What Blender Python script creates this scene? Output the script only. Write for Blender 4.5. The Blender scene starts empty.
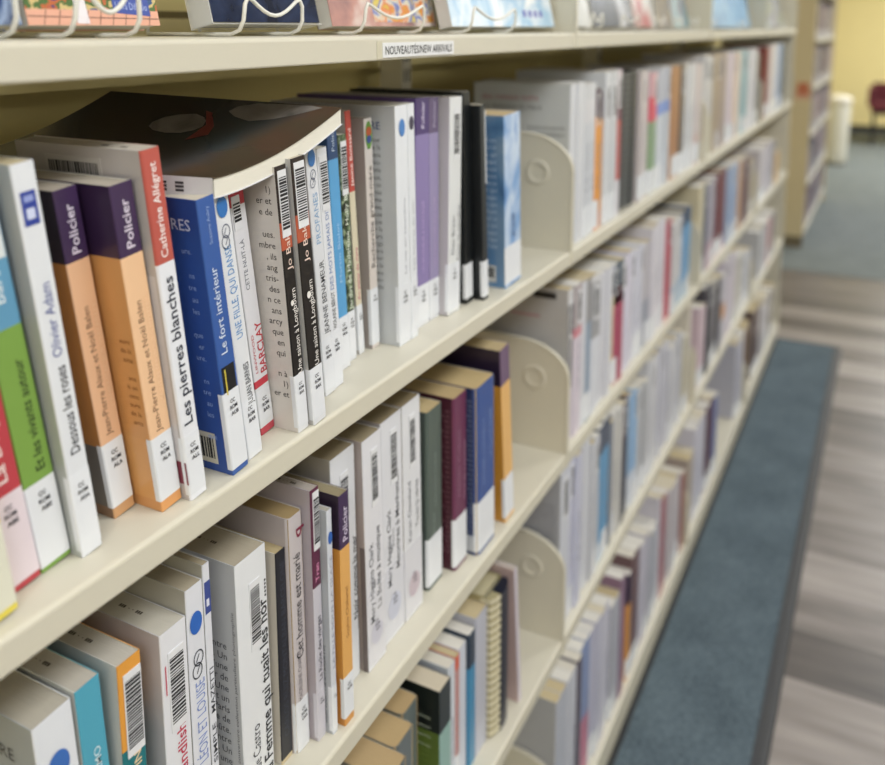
import bpy, bmesh, math, random
from mathutils import Vector, Matrix, Euler
C = bpy.context.scene.collection
SC = bpy.context.scene
PI = math.pi

# ---------------------------------------------------------------- camera
cam_d = bpy.data.cameras.new('camera'); cam = bpy.data.objects.new('camera', cam_d); C.objects.link(cam)
SC.camera = cam
CAM = Vector((-1.08857, -0.38269, 1.34675)); YAW = 0.467096; PITCH = 0.159298; ROLL = 0.00076
fw = Vector((math.cos(PITCH)*math.cos(YAW), math.cos(PITCH)*math.sin(YAW), -math.sin(PITCH)))
rt = fw.cross(Vector((0, 0, 1))).normalized(); up = rt.cross(fw)
rt2 = rt*math.cos(ROLL)+up*math.sin(ROLL); up2 = -rt*math.sin(ROLL)+up*math.cos(ROLL)
cam.matrix_world = Matrix(((rt2.x, up2.x, -fw.x, CAM.x), (rt2.y, up2.y, -fw.y, CAM.y), (rt2.z, up2.z, -fw.z, CAM.z), (0, 0, 0, 1)))
cam_d.sensor_fit = 'HORIZONTAL'; cam_d.sensor_width = 36.0
cam_d.lens = 849.916/885*36
cam_d.shift_x = (442.5-464.245)/885; cam_d.shift_y = (163.897-382.5)/885
cam_d.clip_start = 0.02
cam_d.dof.use_dof = True; cam_d.dof.focus_distance = 0.63; cam_d.dof.aperture_fstop = 4.2

# ---------------------------------------------------------------- light and exposure
w = bpy.data.worlds.new('room_fill'); SC.world = w; w.use_nodes = True
bg = w.node_tree.nodes['Background']; bg.inputs[0].default_value = (1.0, 0.985, 0.965, 1); bg.inputs[1].default_value = 0.75
SC.view_settings.view_transform = 'Standard'; SC.view_settings.look = 'None'
SC.view_settings.gamma = 1.0; SC.view_settings.use_curve_mapping = False
SC.view_settings.exposure = -0.06
def area(name, loc, sx, sy, power, col=(0.965, 0.985, 1.0), rot=(0, 0, 0)):
    d = bpy.data.lights.new(name, 'AREA'); d.shape = 'RECTANGLE'; d.size = sx; d.size_y = sy; d.energy = power; d.color = col
    o = bpy.data.objects.new(name, d); C.objects.link(o); o.location = loc; o.rotation_euler = rot
    return o
area('ceiling_light_near', (-0.4, -1.25, 2.68), 1.2, 0.6, 36)
area('ceiling_light_middle', (2.2, -1.25, 2.68), 1.2, 0.6, 38)
area('ceiling_light_far', (4.9, -1.25, 2.68), 1.2, 0.6, 44)
area('ceiling_light_end', (8.2, -1.2, 2.68), 1.8, 0.6, 120)
area('ceiling_fill_behind', (-2.6, -1.3, 2.68), 1.6, 1.2, 62)  # unseen lamp behind the camera, strong as fill for the near side covers

# ---------------------------------------------------------------- materials
def lin(h):
    if isinstance(h, tuple): return h
    v = [int(h[i:i+2], 16)/255 for i in (0, 2, 4)]
    return tuple(x/12.92 if x <= .04045 else ((x+.055)/1.055)**2.4 for x in v)
MC = {}
def mat(h, rough=0.45, var=0.06, scale=60, bump=0.0, metal=0.0, coat=0.0, stretch=(1, 1, 1)):
    key = (h, rough, var, scale, bump, metal, coat, stretch)
    if key in MC: return MC[key]
    m = bpy.data.materials.new('paint_'+str(h)); m.use_nodes = True; nt = m.node_tree; N = nt.nodes; L = nt.links
    b = N['Principled BSDF']; c = lin(h)
    b.inputs['Roughness'].default_value = rough; b.inputs['Metallic'].default_value = metal
    if coat: b.inputs['Coat Weight'].default_value = coat; b.inputs['Coat Roughness'].default_value = 0.15
    tc = N.new('ShaderNodeTexCoord'); mp = N.new('ShaderNodeMapping'); L.new(tc.outputs['Object'], mp.inputs[0])
    mp.inputs['Scale'].default_value = stretch
    no = N.new('ShaderNodeTexNoise'); no.inputs['Scale'].default_value = scale; no.inputs['Detail'].default_value = 3
    L.new(mp.outputs[0], no.inputs[0])
    mx = N.new('ShaderNodeMix'); mx.data_type = 'RGBA'
    mx.inputs[6].default_value = tuple(x*(1-var) for x in c)+(1,); mx.inputs[7].default_value = tuple(min(1, x*(1+var)) for x in c)+(1,)
    L.new(no.outputs[0], mx.inputs[0]); L.new(mx.outputs[2], b.inputs['Base Color'])
    if bump:
        bp = N.new('ShaderNodeBump'); bp.inputs['Strength'].default_value = bump; bp.inputs['Distance'].default_value = 0.002
        L.new(no.outputs[0], bp.inputs['Height']); L.new(bp.outputs[0], b.inputs['Normal'])
    MC[key] = m; return m
def art(name, cols, scale=12, rough=0.25, stretch=(1, 1, 1), sharp=False):
    m = bpy.data.materials.new(name); m.use_nodes = True; nt = m.node_tree; N = nt.nodes; L = nt.links
    b = N['Principled BSDF']; b.inputs['Roughness'].default_value = rough
    tc = N.new('ShaderNodeTexCoord'); mp = N.new('ShaderNodeMapping'); L.new(tc.outputs['Object'], mp.inputs[0]); mp.inputs['Scale'].default_value = stretch
    no = N.new('ShaderNodeTexNoise'); no.inputs['Scale'].default_value = scale; no.inputs['Detail'].default_value = 4; no.inputs['Distortion'].default_value = 0.6
    L.new(mp.outputs[0], no.inputs[0])
    cr = N.new('ShaderNodeValToRGB'); e = cr.color_ramp
    if sharp: e.interpolation = 'CONSTANT'
    n = len(cols)
    for i, c in enumerate(cols):
        p = 0.3+0.4*i/(n-1)
        if i < 2: el = e.elements[i]; el.position = p
        else: el = e.elements.new(p)
        el.color = lin(c)+(1,)
    L.new(no.outputs[0], cr.inputs[0]); L.new(cr.outputs[0], b.inputs['Base Color'])
    return m
STEEL = 'cac5b5'
def steel(): return mat(STEEL, 0.42, 0.02, 900, 0.05)
def cover(h): return mat(h, 0.32, 0.03, 40)
def paper(h='d8d2c4'): return mat(h, 0.9, 0.10, 900, 0.25, stretch=(3.0, 0.06, 0.06))

# ---------------------------------------------------------------- mesh helpers
class MB:
    """collects polygons with a material each and links them as one mesh object"""
    def __init__(s): s.v = []; s.f = []; s.m = []; s.ms = []; s.sm = []
    def mi(s, m):
        if m not in s.ms: s.ms.append(m)
        return s.ms.index(m)
    def face(s, pts, m, smooth=False):
        n = len(s.v); s.v += [tuple(p) for p in pts]; s.f.append(tuple(range(n, n+len(pts)))); s.m.append(s.mi(m)); s.sm.append(smooth)
    def mesh(s, vs, fs, m, smooth=False):
        n = len(s.v); s.v += [tuple(p) for p in vs]
        for f in fs: s.f.append(tuple(n+i for i in f)); s.m.append(s.mi(m)); s.sm.append(smooth)
    def box(s, x0, y0, z0, x1, y1, z1, m):
        vs = [(x0, y0, z0), (x1, y0, z0), (x1, y1, z0), (x0, y1, z0), (x0, y0, z1), (x1, y0, z1), (x1, y1, z1), (x0, y1, z1)]
        s.mesh(vs, [(0, 3, 2, 1), (4, 5, 6, 7), (0, 1, 5, 4), (1, 2, 6, 5), (2, 3, 7, 6), (3, 0, 4, 7)], m)
    def prism(s, poly, axis, a, b, m, smooth=False):
        """poly: list of 2D points in the plane across axis ('x' -> (y,z), 'y' -> (x,z), 'z' -> (x,y))"""
        def P(p, t): return {'x': (t, p[0], p[1]), 'y': (p[0], t, p[1]), 'z': (p[0], p[1], t)}[axis]
        n = len(poly); vs = [P(p, a) for p in poly]+[P(p, b) for p in poly]
        s.mesh(vs, [tuple(range(n-1, -1, -1)), tuple(range(n, 2*n))], m)
        s.mesh(vs, [(i, (i+1) % n, n+(i+1) % n, n+i) for i in range(n)], m, smooth)
    def tube(s, pts, r, m, n=8, closed=False):
        pts = [Vector(p) for p in pts]; k = len(pts); vs = []; fs = []
        prev = None
        for i, p in enumerate(pts):
            if closed: t = pts[(i+1) % k]-pts[i-1]
            else: t = pts[min(i+1, k-1)]-pts[max(i-1, 0)]
            t.normalize()
            if prev is None:
                a = Vector((0, 0, 1)) if abs(t.z) < .9 else Vector((1, 0, 0)); u = t.cross(a).normalized()
            else:
                u = (prev-t*prev.dot(t)).normalized()
            prev = u; v = t.cross(u)
            for j in range(n):
                q = 2*PI*j/n; vs.append(p+u*math.cos(q)*r+v*math.sin(q)*r)
        for i in range(k if closed else k-1):
            for j in range(n):
                a = i*n+j; b = i*n+(j+1) % n; c = ((i+1) % k)*n+(j+1) % n; d = ((i+1) % k)*n+j
                fs.append((a, b, c, d))
        s.mesh(vs, fs, m, True)
        if not closed: s.mesh(vs[:n], [tuple(range(n-1, -1, -1))], m); s.mesh(vs[-n:], [tuple(range(n))], m)
    def build(s, name, parent=None, loc=None, rot=None):
        me = bpy.data.meshes.new(name); me.from_pydata(s.v, [], s.f)
        for m in s.ms: me.materials.append(m)
        me.polygons.foreach_set('material_index', s.m); me.polygons.foreach_set('use_smooth', s.sm); me.update()
        o = bpy.data.objects.new(name, me); C.objects.link(o)
        if parent: o.parent = parent
        if loc: o.location = loc
        if rot: o.rotation_euler = rot
        return o
def tag(o, label=None, cat=None, group=None, kind=None):
    if label: o['label'] = label
    if cat: o['category'] = cat
    if group: o['group'] = group
    if kind: o['kind'] = kind
    return o
def thing(name, label, cat, loc=(0, 0, 0), rot=(0, 0, 0), group=None):
    o = bpy.data.objects.new(name, None); C.objects.link(o); o.location = loc; o.rotation_euler = rot; o.empty_display_size = 0.02
    return tag(o, label, cat, group)
GC = {}
def glyphs(s, bold=0.0, shear=0.0):
    k = (s, bold, shear)
    if k not in GC:
        cu = bpy.data.curves.new('t', 'FONT'); cu.body = s; cu.resolution_u = 2; cu.offset = bold; cu.shear = shear
        ob = bpy.data.objects.new('t', cu); me = bpy.data.meshes.new_from_object(ob)
        vs = [v.co.copy() for v in me.vertices]; fs = [tuple(p.vertices) for p in me.polygons]
        bpy.data.objects.remove(ob); bpy.data.curves.remove(cu); bpy.data.meshes.remove(me)
        if vs:
            x0 = min(v.x for v in vs); x1 = max(v.x for v in vs)
            y1 = max(v.y for v in vs)
        else: x0 = x1 = y1 = 0
        GC[k] = ([Vector(((v.x-x0)/(x1-x0 or 1), v.y)) for v in vs], fs, x1-x0)
    return GC[k]
def text(mb, s, origin, uvec, vvec, length, size, m, bold=0.0, shear=0.0):
    """s starts at origin, runs along uvec for length (None = natural width), letters size high along vvec"""
    vs, fs, wd = glyphs(s, bold, shear); sc = size/0.72
    if length is None: length = wd*sc
    o = Vector(origin); u = Vector(uvec)*length; v = Vector(vvec)*sc
    mb.mesh([o+u*p.x+v*p.y for p in vs], fs, m)

# ---------------------------------------------------------------- books
def outline(t, d, r, off=0.0, y1=None):
    y1 = d if y1 is None else y1
    pts = [(-off, y1)]
    for i in range(4):
        a = PI/2*i/3; pts.append((r-(r+off)*math.cos(a), r-(r+off)*math.sin(a)))
    for i in range(4):
        a = PI/2*i/3; pts.append((t-r+(r+off)*math.sin(a), r-(r+off)*math.cos(a)))
    pts.append((t+off, y1))
    return pts
def shell(mb, t, d, zs, cols, r, off=0.0, th=0.0006, y1=None, side=None, right=None):
    """folded sheet round the spine; zs band heights, cols[i] spine colour of band i, side[i] the same on the near side"""
    out = outline(t, d, r, off, y1); inn = outline(t-2*th, d, max(r-th, 0.0003), off, y1)
    inn = [(x+th, y+th if y < (y1 or d) else y) for x, y in inn]
    n = len(out)
    for k in range(len(cols)):
        z0, z1 = zs[k], zs[k+1]
        for i in range(n-1):
            h = cols[k]
            if side and i == 0: h = side[k]
            if right and i == n-2: h = right[k]
            m = h if not isinstance(h, str) else cover(h)
            a, b = out[i], out[i+1]
            mb.mesh([(a[0], a[1], z0), (b[0], b[1], z0), (b[0], b[1], z1), (a[0], a[1], z1)], [(0, 1, 2, 3)], m, i not in (0, n-2, 4))
    m = cols[-1]; m = m if not isinstance(m, str) else cover(m)
    m0 = cols[0]; m0 = m0 if not isinstance(m0, str) else cover(m0)
    for i in range(n-1):
        a, b, c, e = out[i], out[i+1], inn[i+1], inn[i]
        mm = m
        if side and i == 0: mm = side[-1] if not isinstance(side[-1], str) else cover(side[-1])
        z = zs[-1]; mb.face([(a[0], a[1], z), (b[0], b[1], z), (c[0], c[1], z), (e[0], e[1], z)], mm)
        z = zs[0]; mb.face([(e[0], e[1], z), (c[0], c[1], z), (b[0], b[1], z), (a[0], a[1], z)], m0)
        mb.face([(e[0], e[1], zs[0]), (e[0], e[1], zs[-1]), (c[0], c[1], zs[-1]), (c[0], c[1], zs[0])], mat('d6d4ce', .6))
UP = (0, 0, 1); LEFT = (-1, 0, 0)
SZ = [1.0]
def spine_text(mb, t, h, s, f0, f1, size, col, across=0.5, bold=0.0, shear=0.0):
    """reads bottom to top; across = place of the baseline-centre from the left edge of the spine"""
    size *= SZ[0]; x = t*across+size*0.5
    text(mb, s, (x, -0.0003, h*f0), UP, LEFT, h*(f1-f0), size, mat(col, 0.6, 0.02), bold, shear)
def side_text(mb, s, y, z, size, col, bold=0.0, length=None):
    """horizontal writing on the near side, ending y metres from the spine"""
    vs, fs, wd = glyphs(s, bold); ln = wd*size/0.72 if length is None else length
    text(mb, s, (-0.0003, y+ln, z), (0, -1, 0), UP, ln, size, mat(col, 0.6, 0.02), bold)
def bars(mb, rnd, a0, a1, b0, b1, fn, m):
    """bars spread from a0 to a1, each spanning b0..b1; fn(a,b) gives the 3D point"""
    p = a0
    while p < a1:
        wd = rnd.choice((0.0009, 0.0013, 0.0020)); e = min(p+wd, a1)
        mb.face([fn(p, b0), fn(e, b0), fn(e, b1), fn(p, b1)], m); p = e+rnd.choice((0.0006, 0.0008, 0.0011))
def make_book(key, z, x0, y, zl, t, h, d, lean, spec, label, name='paperback_book', group=None, cat='book'):
    rnd = random.Random(key)
    root = thing(name, label, cat, (x0, y, z+zl+0.0002), (0, lean, 0), group)
    segs = spec.get('segs', [(1, 'd6d7dc')]); r = spec.get('r', 0.0009)
    r = min(r, t*0.3)
    zs = [0.0]+[h*f for f, _ in segs]; cols = [c for _, c in segs]
    side = spec.get('side'); side = [side]*len(cols) if isinstance(side, str) or (side is not None and not isinstance(side, list)) else side
    mb = MB(); shell(mb, t, d, zs, cols, r, side=side, right=spec.get('right'))
    for a in spec.get('spine', []): spine_text(mb, t, h, *a)
    for a in spec.get('sidetext', []): side_text(mb, *a)
    for fn in spec.get('draw', []): fn(mb, t, h, d)
    mb.build('cover', root)
    pg = MB(); top = h-spec.get('inset', 0.0006); ph = paper(spec.get('pages', 'd2ccbc'))
    e = 0.0007
    cz = spec.get('wave', 0.0)
    pg.box(e, e+0.0006, 0.0004, t-e, d-0.001, top, ph)
    if spec.get('stamp'):
        mk = mat('4a4238', 0.9); cy = spec['stamp']; cx = t*0.5
        for s0, wd, g in ((-0.011, .0016, 0), (-0.009, .0016, 0), (-0.007, .0016, 0), (-0.003, .0012, 1), (0.001, .0012, 1), (0.005, .0016, 0), (0.007, .0016, 0), (0.009, .0016, 0)):
            hh = 0.0014 if not g else 0.0003
            q = cy+s0*spec.get('ss', 1.0)
            pg.face([(cx-hh, q, top+.0001), (cx+hh, q, top+.0001), (cx+hh, q+wd, top+.0001), (cx-hh, q+wd, top+.0001)], mk)
    pg.build('pages', root)
    if 'label' in spec:
        z0, z1, code = spec['label'][:3]; lb = MB(); lm = mat(spec.get('labelcol', 'dfe2e8'), 0.25, 0.02, 60, 0.02)
        shell(lb, t, d, [z0, z1], [lm], r, off=0.00025, th=0.0001, y1=spec.get('wrap', 0.004))
        ink = mat('3a3a40', 0.7)
        if spec.get('dot'):
            cxx = t*0.5; zc = (z0+z1)/2-0.008; rr = min(t*0.32, 0.012)
            lb.face([(cxx+rr*math.cos(q*PI/12), -0.0005, zc+rr*1.2*math.sin(q*PI/12)) for q in range(24)], mat(spec['dot'], 0.5))
        if code:
            sz = min(0.0029, t*0.19)
            for i, s in enumerate(code.split()):
                wd = min(t*0.62, len(s)*sz*0.8)
                text(lb, s, (t*0.5-wd/2+i*0.0005, -0.0007, z1-0.009-sz*1.6*i-(0.026 if spec.get('dot') else 0)), (1, 0, 0), UP, wd, sz, ink, 0.02)
        lb.build('spine_label', root)
    if 'barcode' in spec:      # on the spine: rungs one above the other
        z0, z1 = spec['barcode'][:2]; xa, xb = spec['barcode'][2] if len(spec['barcode']) > 2 else (0.12, 0.88); xa *= t; xb *= t
        bb = MB(); bb.box(xa, -0.0006, z0, xb, -0.0001, z1, mat('dcdde1', 0.3))
        k = mat('1d1d20', 0.6); ins = (xb-xa)*0.06
        bars(bb, rnd, z0+0.006, z1-0.005, xa+ins, xb-ins, lambda a, b: (b, -0.0008, a), k)
        bb.build('barcode_label', root)
    if 'sidebar' in spec:      # barcode sticker on the near side: y0,y1,z0,z1
        ya, yb, za, zb = spec['sidebar']; bb = MB(); bb.box(-0.0004, ya, za, -0.00005, yb, zb, mat('c2bdba', 0.4))
        bars(bb, rnd, ya+0.003, yb-0.003, za+0.004, zb-0.003, lambda a, b: (-0.0006, a, b), mat('1d1d20', 0.6))
        bb.build('barcode_label', root)
    return root
def disc(cx, f, rr, col, stretch=1.3):
    def fn(mb, t, h, d):
        R = rr*t; o = -(0.0003+(0.5-rr)*0.0012); mb.face([(t*cx+R*math.cos(q*PI/10), o, h*f+R*stretch*math.sin(q*PI/10)) for q in range(20)], mat(col, 0.4, 0.02))
    return fn
def rings(cx, f, rr, col='6b7080'):
    def fn(mb, t, h, d):
        R = rr*t; m = mat(col, 0.5)
        for k, dz in ((0, 0), (1, R*1.9)):
            for q in range(20):
                a, b = q*PI/10, (q+1)*PI/10
                c = t*cx+(0.05*t if k else -0.05*t)
                P = lambda an, s: (c+R*s*math.cos(an), -0.0003, h*f+dz+R*1.3*s*math.sin(an))
                mb.face([P(a, 1), P(b, 1), P(b, .82), P(a, .82)], m)
        for q in (0, 1):
            mb.face([(t*cx-R*.4, -0.0003, h*f+q*R*1.9-R*.5), (t*cx-R*.2, -0.0003, h*f+q*R*1.9-R*.5), (t*cx+R*.4, -0.0003, h*f+q*R*1.9+R*.6), (t*cx+R*.2, -0.0003, h*f+q*R*1.9+R*.6)], m)
    return fn
def patch(xa, xb, fa, fb, col):
    def fn(mb, t, h, d):
        o = -(0.0001+(1-xb+xa)*0.0003)
        mb.face([(t*xa, o, h*fa), (t*xb, o, h*fa), (t*xb, o, h*fb), (t*xa, o, h*fb)], mat(col, 0.4, 0.03))
    return fn
def sidepatch(ya, yb, fa, fb, col):
    def fn(mb, t, h, d):
        mb.face([(-0.0002, yb, h*fa), (-0.0002, ya, h*fa), (-0.0002, ya, h*fb), (-0.0002, yb, h*fb)], mat(col, 0.4, 0.03))
    return fn
def lines(y0, z0, z1, step, size, words, col='55524f', seed=1):
    """blurb on the near side whose right ends show"""
    def fn(mb, t, h, d):
        z = z0; i = 0
        while z > z1:
            if words[i % len(words)]: side_text(mb, words[i % len(words)], y0, z, size, col)
            z -= step; i += 1
    return fn

# ---------------------------------------------------------------- looks of the near books
WH = 'd9dbe0'; LBL = (0.006, 0.048)
PURP = '3d2a4e'; ORA = 'e2b48c'
SPEC = {
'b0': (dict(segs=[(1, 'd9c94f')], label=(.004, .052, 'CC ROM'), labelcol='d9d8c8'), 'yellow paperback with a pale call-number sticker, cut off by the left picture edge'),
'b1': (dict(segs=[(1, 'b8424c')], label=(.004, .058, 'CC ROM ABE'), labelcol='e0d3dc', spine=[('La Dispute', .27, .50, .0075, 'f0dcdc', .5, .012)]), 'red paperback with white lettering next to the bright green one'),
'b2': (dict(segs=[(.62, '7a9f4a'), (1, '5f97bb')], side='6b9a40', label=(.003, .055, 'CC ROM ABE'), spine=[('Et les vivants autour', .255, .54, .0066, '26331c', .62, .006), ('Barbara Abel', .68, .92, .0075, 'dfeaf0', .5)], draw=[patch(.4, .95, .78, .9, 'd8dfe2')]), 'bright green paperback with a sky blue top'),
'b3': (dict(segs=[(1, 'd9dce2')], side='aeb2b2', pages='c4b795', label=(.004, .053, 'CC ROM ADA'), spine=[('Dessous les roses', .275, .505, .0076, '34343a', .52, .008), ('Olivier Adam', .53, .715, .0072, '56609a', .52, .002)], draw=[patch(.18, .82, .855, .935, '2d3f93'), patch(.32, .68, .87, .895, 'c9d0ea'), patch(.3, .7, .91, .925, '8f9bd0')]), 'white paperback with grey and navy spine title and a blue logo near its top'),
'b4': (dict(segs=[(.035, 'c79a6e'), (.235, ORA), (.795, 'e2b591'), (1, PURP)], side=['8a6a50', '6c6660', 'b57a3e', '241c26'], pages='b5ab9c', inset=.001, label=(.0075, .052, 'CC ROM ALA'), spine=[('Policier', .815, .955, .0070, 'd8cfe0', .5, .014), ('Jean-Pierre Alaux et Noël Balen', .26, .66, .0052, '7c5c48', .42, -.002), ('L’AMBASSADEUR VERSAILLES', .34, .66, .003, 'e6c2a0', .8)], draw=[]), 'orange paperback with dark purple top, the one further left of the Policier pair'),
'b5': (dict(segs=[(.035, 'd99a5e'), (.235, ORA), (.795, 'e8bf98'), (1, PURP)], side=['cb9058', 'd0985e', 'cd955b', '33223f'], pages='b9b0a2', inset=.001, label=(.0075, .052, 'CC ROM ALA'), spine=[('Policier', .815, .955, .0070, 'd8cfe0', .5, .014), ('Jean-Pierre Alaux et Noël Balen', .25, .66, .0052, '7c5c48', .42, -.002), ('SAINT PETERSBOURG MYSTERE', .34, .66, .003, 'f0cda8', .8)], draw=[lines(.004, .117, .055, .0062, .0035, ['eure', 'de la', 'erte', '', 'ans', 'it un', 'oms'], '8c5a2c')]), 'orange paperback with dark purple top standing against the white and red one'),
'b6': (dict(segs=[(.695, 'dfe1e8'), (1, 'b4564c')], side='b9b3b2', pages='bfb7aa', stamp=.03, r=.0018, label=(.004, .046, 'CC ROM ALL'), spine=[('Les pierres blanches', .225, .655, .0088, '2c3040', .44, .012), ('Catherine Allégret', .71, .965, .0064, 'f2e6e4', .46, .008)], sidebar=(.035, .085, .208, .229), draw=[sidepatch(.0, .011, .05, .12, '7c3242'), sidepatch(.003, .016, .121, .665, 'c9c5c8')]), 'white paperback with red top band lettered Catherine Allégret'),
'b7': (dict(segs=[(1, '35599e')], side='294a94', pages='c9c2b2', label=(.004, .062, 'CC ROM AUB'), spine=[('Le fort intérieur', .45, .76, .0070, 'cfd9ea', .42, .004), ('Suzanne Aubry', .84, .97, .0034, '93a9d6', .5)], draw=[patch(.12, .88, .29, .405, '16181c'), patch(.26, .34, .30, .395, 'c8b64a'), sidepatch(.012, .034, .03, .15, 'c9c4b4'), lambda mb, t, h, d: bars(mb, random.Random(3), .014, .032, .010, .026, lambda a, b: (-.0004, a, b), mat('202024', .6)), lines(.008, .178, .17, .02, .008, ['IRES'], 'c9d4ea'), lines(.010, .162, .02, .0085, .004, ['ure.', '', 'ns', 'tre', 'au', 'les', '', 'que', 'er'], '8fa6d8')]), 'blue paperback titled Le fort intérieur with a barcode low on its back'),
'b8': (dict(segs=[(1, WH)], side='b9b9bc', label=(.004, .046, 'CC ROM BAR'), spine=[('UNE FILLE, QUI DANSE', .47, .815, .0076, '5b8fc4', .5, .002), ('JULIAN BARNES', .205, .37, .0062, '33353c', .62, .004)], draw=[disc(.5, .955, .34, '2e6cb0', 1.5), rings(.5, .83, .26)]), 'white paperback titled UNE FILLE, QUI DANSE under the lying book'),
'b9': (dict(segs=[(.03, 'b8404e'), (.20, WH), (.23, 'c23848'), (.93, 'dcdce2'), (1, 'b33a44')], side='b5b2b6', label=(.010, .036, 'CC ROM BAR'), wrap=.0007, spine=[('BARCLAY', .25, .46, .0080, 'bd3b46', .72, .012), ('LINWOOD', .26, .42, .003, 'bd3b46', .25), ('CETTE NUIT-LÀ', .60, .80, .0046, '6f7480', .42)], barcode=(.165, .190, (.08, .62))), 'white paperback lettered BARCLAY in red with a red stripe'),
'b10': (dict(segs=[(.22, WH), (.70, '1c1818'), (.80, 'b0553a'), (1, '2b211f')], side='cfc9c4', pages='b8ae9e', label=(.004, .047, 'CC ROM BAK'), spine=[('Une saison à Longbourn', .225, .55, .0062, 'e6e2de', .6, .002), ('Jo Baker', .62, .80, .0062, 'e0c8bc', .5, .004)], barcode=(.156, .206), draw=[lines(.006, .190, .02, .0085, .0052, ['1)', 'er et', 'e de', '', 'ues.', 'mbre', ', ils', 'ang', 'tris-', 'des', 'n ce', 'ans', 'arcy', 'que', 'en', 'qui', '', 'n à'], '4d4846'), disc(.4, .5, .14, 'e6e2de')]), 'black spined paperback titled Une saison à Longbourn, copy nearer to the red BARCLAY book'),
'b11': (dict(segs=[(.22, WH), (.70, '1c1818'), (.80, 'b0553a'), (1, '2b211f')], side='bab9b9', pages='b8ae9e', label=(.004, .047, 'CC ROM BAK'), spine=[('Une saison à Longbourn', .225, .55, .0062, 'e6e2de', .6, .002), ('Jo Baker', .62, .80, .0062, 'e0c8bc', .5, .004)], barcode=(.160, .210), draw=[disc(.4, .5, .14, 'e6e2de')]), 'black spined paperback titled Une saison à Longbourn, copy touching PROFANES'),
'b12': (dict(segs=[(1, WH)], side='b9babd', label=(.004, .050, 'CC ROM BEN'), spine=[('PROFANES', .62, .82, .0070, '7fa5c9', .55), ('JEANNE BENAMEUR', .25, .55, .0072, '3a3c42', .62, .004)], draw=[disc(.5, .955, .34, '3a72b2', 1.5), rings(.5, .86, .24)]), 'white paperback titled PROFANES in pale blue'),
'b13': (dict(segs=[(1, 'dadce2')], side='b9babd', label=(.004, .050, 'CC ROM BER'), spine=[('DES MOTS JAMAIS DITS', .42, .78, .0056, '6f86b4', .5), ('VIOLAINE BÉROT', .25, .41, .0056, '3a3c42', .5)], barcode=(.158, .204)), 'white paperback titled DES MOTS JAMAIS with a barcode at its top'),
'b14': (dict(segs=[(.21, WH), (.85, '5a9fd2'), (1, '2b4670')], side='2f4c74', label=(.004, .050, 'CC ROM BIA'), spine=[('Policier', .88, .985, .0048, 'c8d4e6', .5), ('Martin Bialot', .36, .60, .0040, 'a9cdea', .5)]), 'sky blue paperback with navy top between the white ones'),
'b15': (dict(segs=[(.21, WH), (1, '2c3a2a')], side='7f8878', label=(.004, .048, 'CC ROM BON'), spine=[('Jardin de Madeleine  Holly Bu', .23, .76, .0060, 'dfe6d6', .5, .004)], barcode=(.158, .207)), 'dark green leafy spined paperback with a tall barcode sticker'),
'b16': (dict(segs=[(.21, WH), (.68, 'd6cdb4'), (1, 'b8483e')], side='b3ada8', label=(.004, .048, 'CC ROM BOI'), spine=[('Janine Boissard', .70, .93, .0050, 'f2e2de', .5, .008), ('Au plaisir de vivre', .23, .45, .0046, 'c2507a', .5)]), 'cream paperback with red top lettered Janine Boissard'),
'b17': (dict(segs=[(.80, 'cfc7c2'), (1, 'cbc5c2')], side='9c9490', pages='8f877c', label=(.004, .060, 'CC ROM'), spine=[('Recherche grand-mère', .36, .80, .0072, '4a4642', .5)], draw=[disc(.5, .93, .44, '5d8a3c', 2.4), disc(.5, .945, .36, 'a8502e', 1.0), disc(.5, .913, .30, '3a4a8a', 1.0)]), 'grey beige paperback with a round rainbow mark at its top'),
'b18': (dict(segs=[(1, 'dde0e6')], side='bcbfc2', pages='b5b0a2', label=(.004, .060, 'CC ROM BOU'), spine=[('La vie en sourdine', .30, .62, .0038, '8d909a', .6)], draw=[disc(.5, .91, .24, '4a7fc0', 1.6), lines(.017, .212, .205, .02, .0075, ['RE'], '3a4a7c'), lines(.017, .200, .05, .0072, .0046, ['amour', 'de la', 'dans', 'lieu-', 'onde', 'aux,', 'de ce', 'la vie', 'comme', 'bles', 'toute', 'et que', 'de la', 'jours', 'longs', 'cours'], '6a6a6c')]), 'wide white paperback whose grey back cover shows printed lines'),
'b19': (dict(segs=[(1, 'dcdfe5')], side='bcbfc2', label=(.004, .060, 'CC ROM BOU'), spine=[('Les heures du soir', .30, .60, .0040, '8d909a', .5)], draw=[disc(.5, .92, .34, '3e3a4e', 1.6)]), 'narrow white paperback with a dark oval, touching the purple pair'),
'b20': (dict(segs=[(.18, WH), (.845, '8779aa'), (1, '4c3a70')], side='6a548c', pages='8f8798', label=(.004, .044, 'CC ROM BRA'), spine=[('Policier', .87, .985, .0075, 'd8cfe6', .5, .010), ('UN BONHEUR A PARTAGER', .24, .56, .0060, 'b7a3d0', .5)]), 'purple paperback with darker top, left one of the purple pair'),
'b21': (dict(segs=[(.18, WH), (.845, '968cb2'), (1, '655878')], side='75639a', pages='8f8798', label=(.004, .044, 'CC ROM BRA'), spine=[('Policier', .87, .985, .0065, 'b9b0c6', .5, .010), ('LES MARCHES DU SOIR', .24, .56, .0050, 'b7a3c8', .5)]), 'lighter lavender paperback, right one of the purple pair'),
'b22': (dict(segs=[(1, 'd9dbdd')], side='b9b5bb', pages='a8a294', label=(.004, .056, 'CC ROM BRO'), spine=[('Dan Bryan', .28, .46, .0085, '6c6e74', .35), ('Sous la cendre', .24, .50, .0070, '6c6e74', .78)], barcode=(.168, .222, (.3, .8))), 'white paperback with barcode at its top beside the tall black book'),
'b23': (dict(segs=[(1, '14181b')], side='1c2022', pages='7c7a72', label=(.006, .046, '')), 'tall black book with white sticker at its foot'),
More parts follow.
